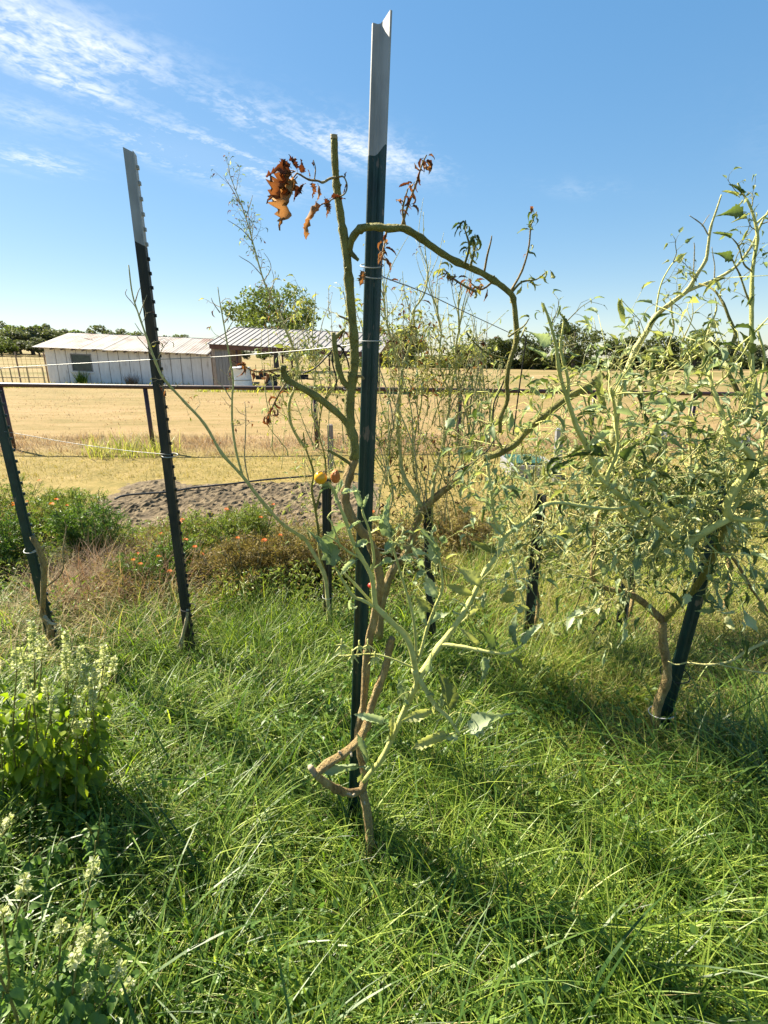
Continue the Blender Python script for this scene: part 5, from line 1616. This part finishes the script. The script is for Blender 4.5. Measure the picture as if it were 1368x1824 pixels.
for k in range(92):
    x, y = random.uniform(658, 876), random.uniform(690, 940)
    p0 = P(x, y, random.uniform(2.2, 2.55))
    B.twig(p0, Vector((random.uniform(-.25, .25), 0, 1)), random.uniform(.25, .62), random.uniform(.0024, .0040), random.choice(('stem_yellow', 'stem_yellow', 'stem_dry')), 6, (.014, .036), ('tight', 'curl', 'roll'), ('leaf_tomato_pale', 'leaf_yellow', 'leaf_tomato'), bare=.35, comp=(1, 2), wob=.13)
B.finish()

# ------------------------------------------------------------------ the big leafy tomato on the right
random.seed(51)
b0 = P(1175, 1312, 1.70)
E = Plant('tomato_plant', 'sprawling leafy tomato plant tied to the leaning post on the right', Vector((b0.x, b0.y, 0)), 'plant', 'tomato plants')
E.stem(PX([(1172, 1345, 1.70), (1172, 1310, 1.70), (1168, 1280, 1.70), (1174, 1250, 1.69), (1187, 1215, 1.68), (1188, 1185, 1.68), (1181, 1150, 1.68), (1180, 1105, 1.68)]), .0185, .0145, 'stem_brown', 'main_stem', 10, .12)
e1 = E.stem(PX([(1181, 1106, 1.68), (1149, 1076, 1.66), (1126, 1060, 1.65), (1100, 1052, 1.64), (1072, 1045, 1.63), (1056, 1028, 1.62), (1057, 1000, 1.62), (1060, 950, 1.62), (1068, 900, 1.62)]), .0125, .006, 'stem_brown', 'branch', 9)
e2 = E.stem(PX([(1182, 1104, 1.68), (1211, 1072, 1.66), (1238, 1049, 1.62), (1262, 1010, 1.55), (1280, 970, 1.48), (1296, 925, 1.42)]), .0125, .009, 'stem_olive', 'branch', 9)
e3 = E.stem(PX([(1299, 922, 1.42), (1295, 900, 1.41), (1312, 868, 1.40), (1330, 840, 1.39), (1338, 812, 1.38), (1318, 795, 1.38), (1303, 786, 1.39), (1293, 762, 1.40), (1285, 735, 1.42), (1272, 700, 1.44), (1262, 660, 1.46)]), .0125, .004, 'stem_pale', 'branch', 9, .06)
e4 = E.stem(PX([(1299, 922, 1.42), (1330, 926, 1.40), (1368, 923, 1.38), (1420, 915, 1.36)]), .009, .005, 'stem_pale', 'branch', 9, .06)
e5 = E.stem(PX([(1299, 922, 1.42), (1265, 941, 1.42), (1226, 964, 1.43), (1205, 955, 1.42), (1168, 925, 1.40), (1138, 905, 1.40), (1110, 887, 1.40), (1086, 868, 1.40), (1064, 848, 1.40)]), .0110, .0062, 'stem_pale', 'branch', 9, .06)
e6 = E.stem(PX([(1226, 964, 1.43), (1200, 970, 1.44), (1149, 945, 1.46), (1110, 915, 1.48), (1080, 880, 1.5)]), .007, .004, 'stem_pale', 'branch', 8)
e7 = E.stem(PX([(1110, 887, 1.40), (1080, 860, 1.40), (1095, 815, 1.40), (1100, 790, 1.40), (1098, 760, 1.40), (1094, 720, 1.38), (1088, 690, 1.36)]), .0068, .003, 'stem_pale', 'branch', 8)
e8 = E.stem(PX([(1064, 848, 1.40), (1045, 795, 1.38), (1029, 764, 1.37), (1018, 735, 1.36), (1010, 710, 1.35), (1000, 680, 1.34), (994, 650, 1.33), (990, 615, 1.32), (978, 570, 1.31), (967, 540, 1.31)]), .0080, .0026, 'stem_pale', 'branch', 8, .05)
e9 = E.stem(PX([(1010, 712, 1.35), (1012, 680, 1.34), (1004, 645, 1.33), (998, 615, 1.33), (1003, 585, 1.33), (1005, 562, 1.33)]), .0048, .0022, 'stem_pale', 'branch', 7)
e10 = E.stem(PX([(1072, 668, 1.7), (1045, 690, 1.66), (1010, 709, 1.62), (966, 743, 1.56), (940, 764, 1.52), (917, 790, 1.48), (890, 806, 1.45), (862, 816, 1.44)]), .0125, .010, 'stem_olive', 'branch', 9, .08)
e11 = E.stem(PX([(1090, 800, 1.75), (1098, 740, 1.75), (1104, 700, 1.75), (1114, 667, 1.74), (1133, 621, 1.73), (1152, 590, 1.72), (1168, 563, 1.71), (1195, 540, 1.7), (1222, 519, 1.7), (1242, 488, 1.7), (1257, 463, 1.7), (1261, 440, 1.7), (1266, 405, 1.7), (1276, 375, 1.7), (1285, 347, 1.7)]), .0120, .0020, 'stem_yellow', 'branch', 8, .05)
e12 = E.stem(PX([(1222, 519, 1.7), (1250, 508, 1.7), (1272, 499, 1.7), (1307, 478, 1.69), (1325, 458, 1.69), (1342, 432, 1.68), (1355, 400, 1.68), (1372, 370, 1.68)]), .0056, .0026, 'stem_yellow', 'branch', 7)
e13 = E.stem(PX([(1330, 760, 1.55), (1345, 700, 1.56), (1338, 640, 1.57), (1339, 594, 1.58), (1339, 535, 1.58), (1341, 476, 1.58), (1349, 427, 1.58), (1345, 395, 1.58), (1335, 365, 1.58), (1325, 348, 1.58), (1314, 326, 1.58)]), .0075, .0020, 'stem_pale', 'branch', 7, .05)
e14 = E.stem(PX([(1338, 545, 1.58), (1328, 520, 1.58), (1318, 490, 1.58), (1308, 470, 1.57), (1300, 452, 1.57)]), .003, .0016, 'stem_olive', 'branch', 6)
e15 = E.stem(PX([(1340, 484, 1.58), (1325, 470, 1.58), (1316, 440, 1.57), (1305, 425, 1.57)]), .0026, .0015, 'stem_olive', 'branch', 6)
e16 = E.stem(PX([(1346, 400, 1.58), (1358, 388, 1.58), (1370, 378, 1.57), (1380, 360, 1.57)]), .003, .0016, 'stem_pale', 'branch', 6)
e17 = E.stem(PX([(1145, 745, 1.72), (1160, 710, 1.72), (1175, 660, 1.72), (1190, 620, 1.72), (1200, 585, 1.72), (1197, 560, 1.72), (1194, 530, 1.72)]), .0050, .0016, 'stem_yellow', 'branch', 7)
e18 = E.stem(PX([(1112, 705, 1.74), (1150, 680, 1.7), (1190, 660, 1.66), (1230, 640, 1.62), (1255, 625, 1.6)]), .0050, .0024, 'stem_yellow', 'branch', 7)
e19 = E.stem(PX([(1315, 700, 1.5), (1290, 640, 1.55), (1310, 600, 1.56), (1300, 570, 1.56), (1288, 540, 1.57), (1270, 515, 1.6), (1245, 505, 1.65)]), .0060, .0020, 'stem_olive', 'branch', 7)
e20 = E.stem(PX([(1240, 700, 1.6), (1250, 660, 1.6), (1256, 620, 1.6), (1262, 590, 1.6), (1276, 552, 1.6), (1274, 530, 1.6)]), .0050, .0016, 'stem_yellow', 'branch', 7)
e21 = E.stem(PX([(1168, 566, 1.71), (1172, 530, 1.71), (1180, 500, 1.71), (1196, 472, 1.71), (1208, 460, 1.71), (1222, 452, 1.71)]), .0028, .0010, 'stem_pale', 'branch', 6)
e22 = E.stem(PX([(1234, 505, 1.7), (1236, 470, 1.7), (1237, 440, 1.7), (1236, 432, 1.7)]), .0022, .0010, 'stem_dry', 'branch', 5)
e23 = E.stem(PX([(1261, 418, 1.7), (1252, 402, 1.7), (1240, 392, 1.7), (1228, 384, 1.7)]), .0022, .0010, 'stem_dry', 'branch', 5)
e24 = E.stem(PX([(1250, 403, 1.7), (1258, 390, 1.7), (1264, 382, 1.7)]), .0016, .0008, 'stem_dry', 'branch', 5)
e25 = E.stem(PX([(1272, 500, 1.7), (1273, 475, 1.7), (1270, 455, 1.7), (1268, 440, 1.7)]), .0020, .0009, 'stem_dry', 'branch', 5)
e26 = E.stem(PX([(1440, 1115, 1.5), (1368, 1142, 1.5), (1330, 1160, 1.5), (1300, 1178, 1.5), (1262, 1184, 1.5), (1222, 1180, 1.52)]), .0055, .0030, 'stem_yellow', 'branch', 7)
e27 = E.stem(PX([(1368, 1200, 1.45), (1320, 1192, 1.47), (1280, 1183, 1.49)]), .0028, .0016, 'stem_yellow', 'branch', 6)
e28 = E.stem(PX([(1222, 1180, 1.52), (1205, 1184, 1.53), (1190, 1178, 1.54)]), .0028, .0018, 'stem_yellow', 'branch', 6)
e29 = E.stem(PX([(1180, 905, 1.55), (1160, 860, 1.6), (1150, 820, 1.62), (1138, 800, 1.62), (1120, 860, 1.6)]), .0050, .0026, 'stem_yellow', 'branch', 6)
e30 = E.stem(PX([(1280, 970, 1.48), (1310, 1000, 1.5), (1340, 1050, 1.55), (1368, 1090, 1.6)]), .006, .003, 'stem_brown', 'branch', 6)
e31 = E.stem(PX([(1262, 1010, 1.55), (1230, 950, 1.62), (1222, 880, 1.68), (1230, 820, 1.7), (1225, 760, 1.72), (1235, 700, 1.72)]), .0075, .003, 'stem_yellow', 'branch', 7)
e32 = E.stem(PX([(1296, 925, 1.42), (1320, 880, 1.5), (1352, 820, 1.55), (1360, 760, 1.58), (1352, 700, 1.58), (1362, 640, 1.58), (1350, 590, 1.58)]), .0075, .003, 'stem_pale', 'branch', 7)
e33 = E.stem(PX([(1126, 1060, 1.65), (1100, 1000, 1.72), (1110, 940, 1.75), (1100, 870, 1.78), (1090, 800, 1.75)]), .009, .006, 'stem_olive', 'branch', 7)
G1 = dict(leaves=4, lsize=(.038, .086), kinds=('roll', 'tight', 'curl', 'tight', 'roll', 'flat'), mats=('leaf_tomato', 'leaf_tomato_pale', 'leaf_tomato_pale', 'leaf_tomato', 'leaf_tomato_dark', 'leaf_tomato_pale'), comp=(1, 3))
for pth, n, a, b in ((e1, 20, .3, 1), (e2, 12, .3, 1), (e3, 13, .05, 1), (e4, 6, .1, 1), (e5, 11, .1, 1), (e6, 12, .2, 1), (e7, 9, .1, 1), (e10, 14, .1, 1), (e29, 12, .1, 1), (e31, 26, .1, .75), (e32, 18, .1, .45), (e33, 30, .1, 1), (e13, 3, 0, .15), (e18, 4, .1, 1), (e19, 3, .0, .3), (e20, 3, .1, .5), (e17, 2, .05, .4), (e11, 8, .02, .2)):
    E.shoots(pth, int(n * 1.15), (.08, .24), (.0022, .0036), 'stem_pale' if n % 4 else 'stem_yellow', a, b, bias=(0, 0, .02), **G1)
G2 = dict(leaves=3, lsize=(.016, .040), kinds=('roll', 'tight', 'flat', 'curl'), mats=('leaf_tomato_dark', 'leaf_tomato', 'leaf_tomato_pale'), comp=(1, 2))
for pth, n, a, b in ((e8, 14, .1, 1), (e9, 8, .1, 1), (e11, 4, .3, .6), (e12, 4, .1, 1), (e13, 8, .3, 1), (e14, 3, .3, 1), (e15, 3, .3, 1), (e16, 2, .2, 1), (e21, 6, .2, 1), (e20, 3, .5, 1), (e19, 3, .5, 1), (e17, 3, .5, 1)):
    E.shoots(pth, n // 2 + 1, (.025, .09), (.0010, .0018), 'stem_olive', a, b, **G2)
for (p0, p1, y0, y1, kd, mt, up) in (
        ((1083, 735, ), (1060, 678), 1.40, 1.38, 'roll', 'leaf_tomato', (-.8, -.6, .2)), ((1098, 765), (1150, 748), 1.4, 1.37, 'roll', 'leaf_tomato_pale', (0, -.4, 1)), ((1095, 770), (1055, 778), 1.4, 1.38, 'flat', 'leaf_tomato_pale', (0, -.5, 1)),
        ((1086, 812), (1028, 795), 1.40, 1.37, 'roll', 'leaf_tomato_dark', (0, -.6, 1)), ((1064, 848), (1046, 866), 1.40, 1.39, 'roll', 'leaf_tomato', front), ((1000, 812), (1006, 815), 1.3, 1.3, 'roll', 'leaf_tomato_dark', front), ((980, 850), (1010, 815), 1.36, 1.34, 'roll', 'leaf_tomato_dark', (0, -.5, 1)),
        ((1222, 740), (1184, 700), 1.45, 1.42, 'roll', 'leaf_tomato_pale', (.4, -.5, 1)), ((1248, 755), (1222, 740), 1.45, 1.45, 'tight', 'leaf_tomato', front), ((1332, 730), (1338, 680), 1.42, 1.40, 'roll', 'leaf_tomato', (-.8, -.6, .2)), ((1345, 705), (1330, 745), 1.42, 1.41, 'roll', 'leaf_tomato_pale', front),
        ((1310, 905), (1350, 900), 1.4, 1.37, 'flat', 'leaf_tomato_dark', front), ((1240, 940), (1210, 965), 1.42, 1.4, 'roll', 'leaf_tomato_pale', front), ((1210, 925), (1195, 905), 1.42, 1.4, 'flat', 'leaf_tomato', front), ((1262, 950), (1290, 985), 1.42, 1.38, 'roll', 'leaf_tomato_dark', front),
        ((1010, 600), (1012, 560), 1.33, 1.32, 'roll', 'leaf_tomato', (.8, -.6, .2)), ((968, 560), (968, 542), 1.31, 1.3, 'roll', 'leaf_tomato', front), ((985, 620), (955, 590), 1.32, 1.3, 'roll', 'leaf_tomato_pale', front), ((976, 640), (952, 618), 1.32, 1.3, 'roll', 'leaf_tomato_pale', front),
        ((1306, 426), (1287, 410), 1.57, 1.55, 'roll', 'leaf_tomato_dark', front), ((1308, 466), (1286, 446), 1.57, 1.55, 'roll', 'leaf_tomato_dark', front), ((1330, 378), (1293, 374), 1.58, 1.56, 'roll', 'leaf_tomato_dark', front), ((1332, 384), (1315, 388), 1.58, 1.56, 'roll', 'leaf_tomato', front),
        ((1325, 350), (1312, 326), 1.58, 1.57, 'roll', 'leaf_tomato_dark', front), ((1318, 352), (1300, 336), 1.58, 1.57, 'roll', 'leaf_tomato', front), ((1200, 468), (1226, 452), 1.71, 1.69, 'up', 'leaf_tomato', front),
        ((1240, 1060), (1290, 1070), 1.6, 1.55, 'tight', 'leaf_tomato_pale', (0, -.5, 1)), ((1290, 1075), (1260, 1090), 1.55, 1.52, 'tight', 'leaf_tomato_pale', front), ((1310, 1045), (1290, 1065), 1.5, 1.5, 'tight', 'leaf_tomato_pale', front)):
    if (Vector(p0) - Vector(p1)).length > 10:
        aim(E, p0, p1, y0, y1, kd, mt, up, 1.15)
E.finish()


# ------------------------------------------------------------------ two more plants in the row behind
def back_plant(label, px, py, Y, spread, top, n, seed, mats, shoots=14):
    random.seed(seed)
    b = P(px, py, Y)
    pl = Plant('tomato_plant', label, Vector((b.x, Y, 0)), 'plant', 'tomato plants')
    pl.stem([Vector((b.x, Y, -.05)), Vector((b.x + .03, Y, .2)), Vector((b.x - .02, Y + .02, .45))], .014, .010, 'stem_brown', 'main_stem', 8)
    for k in range(n):
        a = random.uniform(-1, 1)
        z = top * random.uniform(.72, 1.0)
        pts = [Vector((b.x - .02, Y + .02, .40 + .05 * random.random()))]
        for i in range(1, 6):
            t = i / 5
            pts.append(Vector((b.x + a * spread * t ** .8 + random.uniform(-.04, .04), Y + random.uniform(-.28, .28) * t, .42 + (z - .42) * t ** (1 + .4 * abs(a)))))
        pth = pl.stem(pts, .008, .0022, 'stem_yellow', 'branch', 7)
        pl.shoots(pth, shoots, (.09, .26), (.0022, .0034), 'stem_yellow', .08, .9, leaves=4, lsize=(.030, .068), kinds=('roll', 'tight', 'curl', 'tight'), mats=mats, comp=(1, 3))
    pl.finish()


back_plant('dense tomato plant on the black stake below the arching branch', 945, 1118, 2.52, .46, 1.32, 10, 61, ('leaf_tomato', 'leaf_tomato_pale', 'leaf_yellow', 'leaf_tomato_pale'))
back_plant('dense tomato plant on the blunt topped stake at right', 1115, 1085, 2.65, .50, 1.24, 9, 62, ('leaf_tomato', 'leaf_tomato_pale', 'leaf_yellow', 'leaf_tomato'))
back_plant('tangled tomato plant at the right edge behind the leaning post', 1290, 1050, 2.75, .62, 1.18, 8, 63, ('leaf_tomato', 'leaf_tomato_pale', 'leaf_tomato', 'leaf_yellow'))

# dead stump on the leftmost post
random.seed(71)
b0 = P(80, 1125, 2.36)
S = Plant('dead_tomato_stalk', 'dead brown tomato stalk tied to the leftmost post', Vector((b0.x, b0.y, 0)), 'plant')
sp = S.stem(PX([(92, 1140, 2.36), (86, 1112, 2.36), (76, 1095, 2.36), (77, 1050, 2.35), (78, 1010, 2.35), (70, 980, 2.35), (57, 955, 2.35)]), .014, .012, 'stem_brown', 'main_stem', 9, .1)
S.stubs(sp, 4, .012, 'stem_dry')
S.stem(PX([(76, 1095, 2.36), (90, 1110, 2.34), (100, 1112, 2.33)]), .010, .006, 'stem_dry', 'branch')
S.stem(PX([(77, 1050, 2.35), (110, 1020, 2.36), (112, 980, 2.4), (118, 940, 2.45), (115, 930, 2.45)]), .004, .002, 'stem_brown', 'branch')
S.finish()
b0 = P(332, 1145, 2.28)
S = Plant('dead_tomato_stalk', 'short dead stalk at the foot of the studded post', Vector((b0.x, b0.y, 0)), 'plant')
S.stem(PX([(322, 1155, 2.27), (326, 1130, 2.27), (332, 1105, 2.27), (334, 1085, 2.28)]), .009, .006, 'stem_dry', 'main_stem', 8, .12)
S.stem(PX([(326, 1130, 2.27), (318, 1150, 2.26), (316, 1165, 2.25)]), .005, .003, 'stem_dry', 'branch')
S.finish()


# ------------------------------------------------------------------ flowering basil at the left
def basil(label, specs, seed, leafmat='leaf_basil', lsz=(.045, .085), extra=2):
    random.seed(seed)
    gx = sum(s[0][0] for s in specs) / len(specs)
    b = P(*specs[0][0])
    pl = Plant('basil_plant', label, Vector((b.x, b.y, 0)), 'herb', 'flowering basil plants')
    more = [((s[0][0] + random.uniform(-30, 30), s[0][1], s[0][2] + random.uniform(-.05, .08)), (s[1][0] + random.uniform(-32, 32), s[1][1] + random.uniform(5, 60), s[1][2] + random.uniform(-.05, .08)), s[2] * random.choice((0, 0, .7, .9))) for s in specs * extra]
    for (basep, tipp, spike) in list(specs) + more:
        tb, tt = P(*basep), P(*tipp)
        tb.z = 0.0
        mid = tb.lerp(tt, .5) + Vector((random.uniform(-.03, .03), random.uniform(-.03, .03), .02))
        path = pl.stem([tb, mid, tt], .0034, .0018, 'stem_olive', 'stem', 6, .05, 6, nodes=False)
        n = len(path)
        for k in range(2, n, 1):
            t = k / (n - 1)
            if t > .90:
                break
            az = k * 1.57 + random.uniform(-.4, .4)
            for sg in (0, math.pi):
                d = Vector((math.cos(az + sg), math.sin(az + sg), random.uniform(-.55, .25)))
                s = random.uniform(*lsz) * (1.15 - .55 * t)
                pl.leaf(path[k], d, s, 'ovate', leafmat, Vector((0, 0, 1)) + rvec(.25))
                if random.random() < .45:
                    pl.leaf(path[k] + rvec(.006), d + rvec(.5), s * .55, 'ovate', leafmat)
        if spike:
            # whorls of small pale florets
            ctr, dr = [], []
            ax = (path[-1] - path[-2]).normalized()
            ax = (ax + Vector((0, 0, .8))).normalized()
            spike *= 1.45
            for w in range(int(spike / .0075)):
                c = path[-1] + ax * (w * .0075)
                rr = .014 * (1 - .55 * w * .0075 / spike)
                for j in range(9):
                    a = random.uniform(0, 6.28)
                    dd = Vector((math.cos(a), math.sin(a), random.uniform(-.1, .6)))
                    ctr.append(c + dd * rr * .8)
                    dr.append(dd)
            o = cards('flower_spike', M['basil_flower'], np.array([tuple(q) for q in ctr]), rng.uniform(.009, .016, len(ctr)), .75, pl.root, None, dirs=np.array([tuple(q) for q in dr]) * 1.5)
            MB().tube([path[-1], path[-1] + ax * spike], .0018, .001, 5).build('spike_stem', M['stem_pale'], o)
    pl.finish()


basil('leafy flowering basil plant with pale flower spikes at the left edge', [
    ((60, 1440, 1.40), (62, 1175, 1.36), .10), ((90, 1440, 1.40), (120, 1190, 1.38), .10), ((110, 1440, 1.38), (148, 1222, 1.33), .06), ((130, 1440, 1.38), (185, 1185, 1.40), .06), ((125, 1440, 1.36), (170, 1215, 1.34), .055),
    ((40, 1440, 1.38), (30, 1190, 1.33), .05), ((20, 1440, 1.38), (-10, 1180, 1.36), .06), ((70, 1440, 1.33), (85, 1235, 1.27), .04), ((0, 1440, 1.35), (-20, 1240, 1.28), .04), ((140, 1440, 1.40), (200, 1200, 1.44), .05), ((50, 1430, 1.45), (75, 1170, 1.47), .06), ((100, 1440, 1.30), (135, 1270, 1.26), .05)], 81)
basil('low flowering basil plant in the bottom left corner', [
    ((150, 1900, .80), (165, 1560, .80), .035), ((120, 1900, .78), (110, 1660, .76), .025), ((160, 1920, .78), (150, 1680, .74), .045), ((170, 1920, .76), (180, 1690, .73), .04), ((140, 1950, .74), (135, 1720, .70), .035), ((40, 1900, .78), (42, 1590, .78), .035), ((0, 1900, .74), (5, 1640, .72), .03), ((-10, 1950, .66), (-15, 1700, .64), .03), ((200, 1900, .78), (228, 1760, .76), .02)], 82, 'leaf_mint', (.032, .060), 1)
basil('leafy herb stems at the left edge between the two flowering basil plants', [((20, 1640, 1.10), (15, 1470, 1.06), .03), ((60, 1640, 1.08), (70, 1510, 1.04), 0), ((-15, 1660, 1.02), (-10, 1500, 1.0), .03), ((95, 1620, 1.12), (110, 1490, 1.10), 0)], 84, 'leaf_mint', (.034, .06), 1)
basil('young nettle leaved herb in the shade under the flowering basil', [((175, 1560, 1.12), (180, 1440, 1.10), 0), ((165, 1570, 1.10), (150, 1490, 1.06), 0)], 83, 'leaf_mint', (.035, .06), 1)
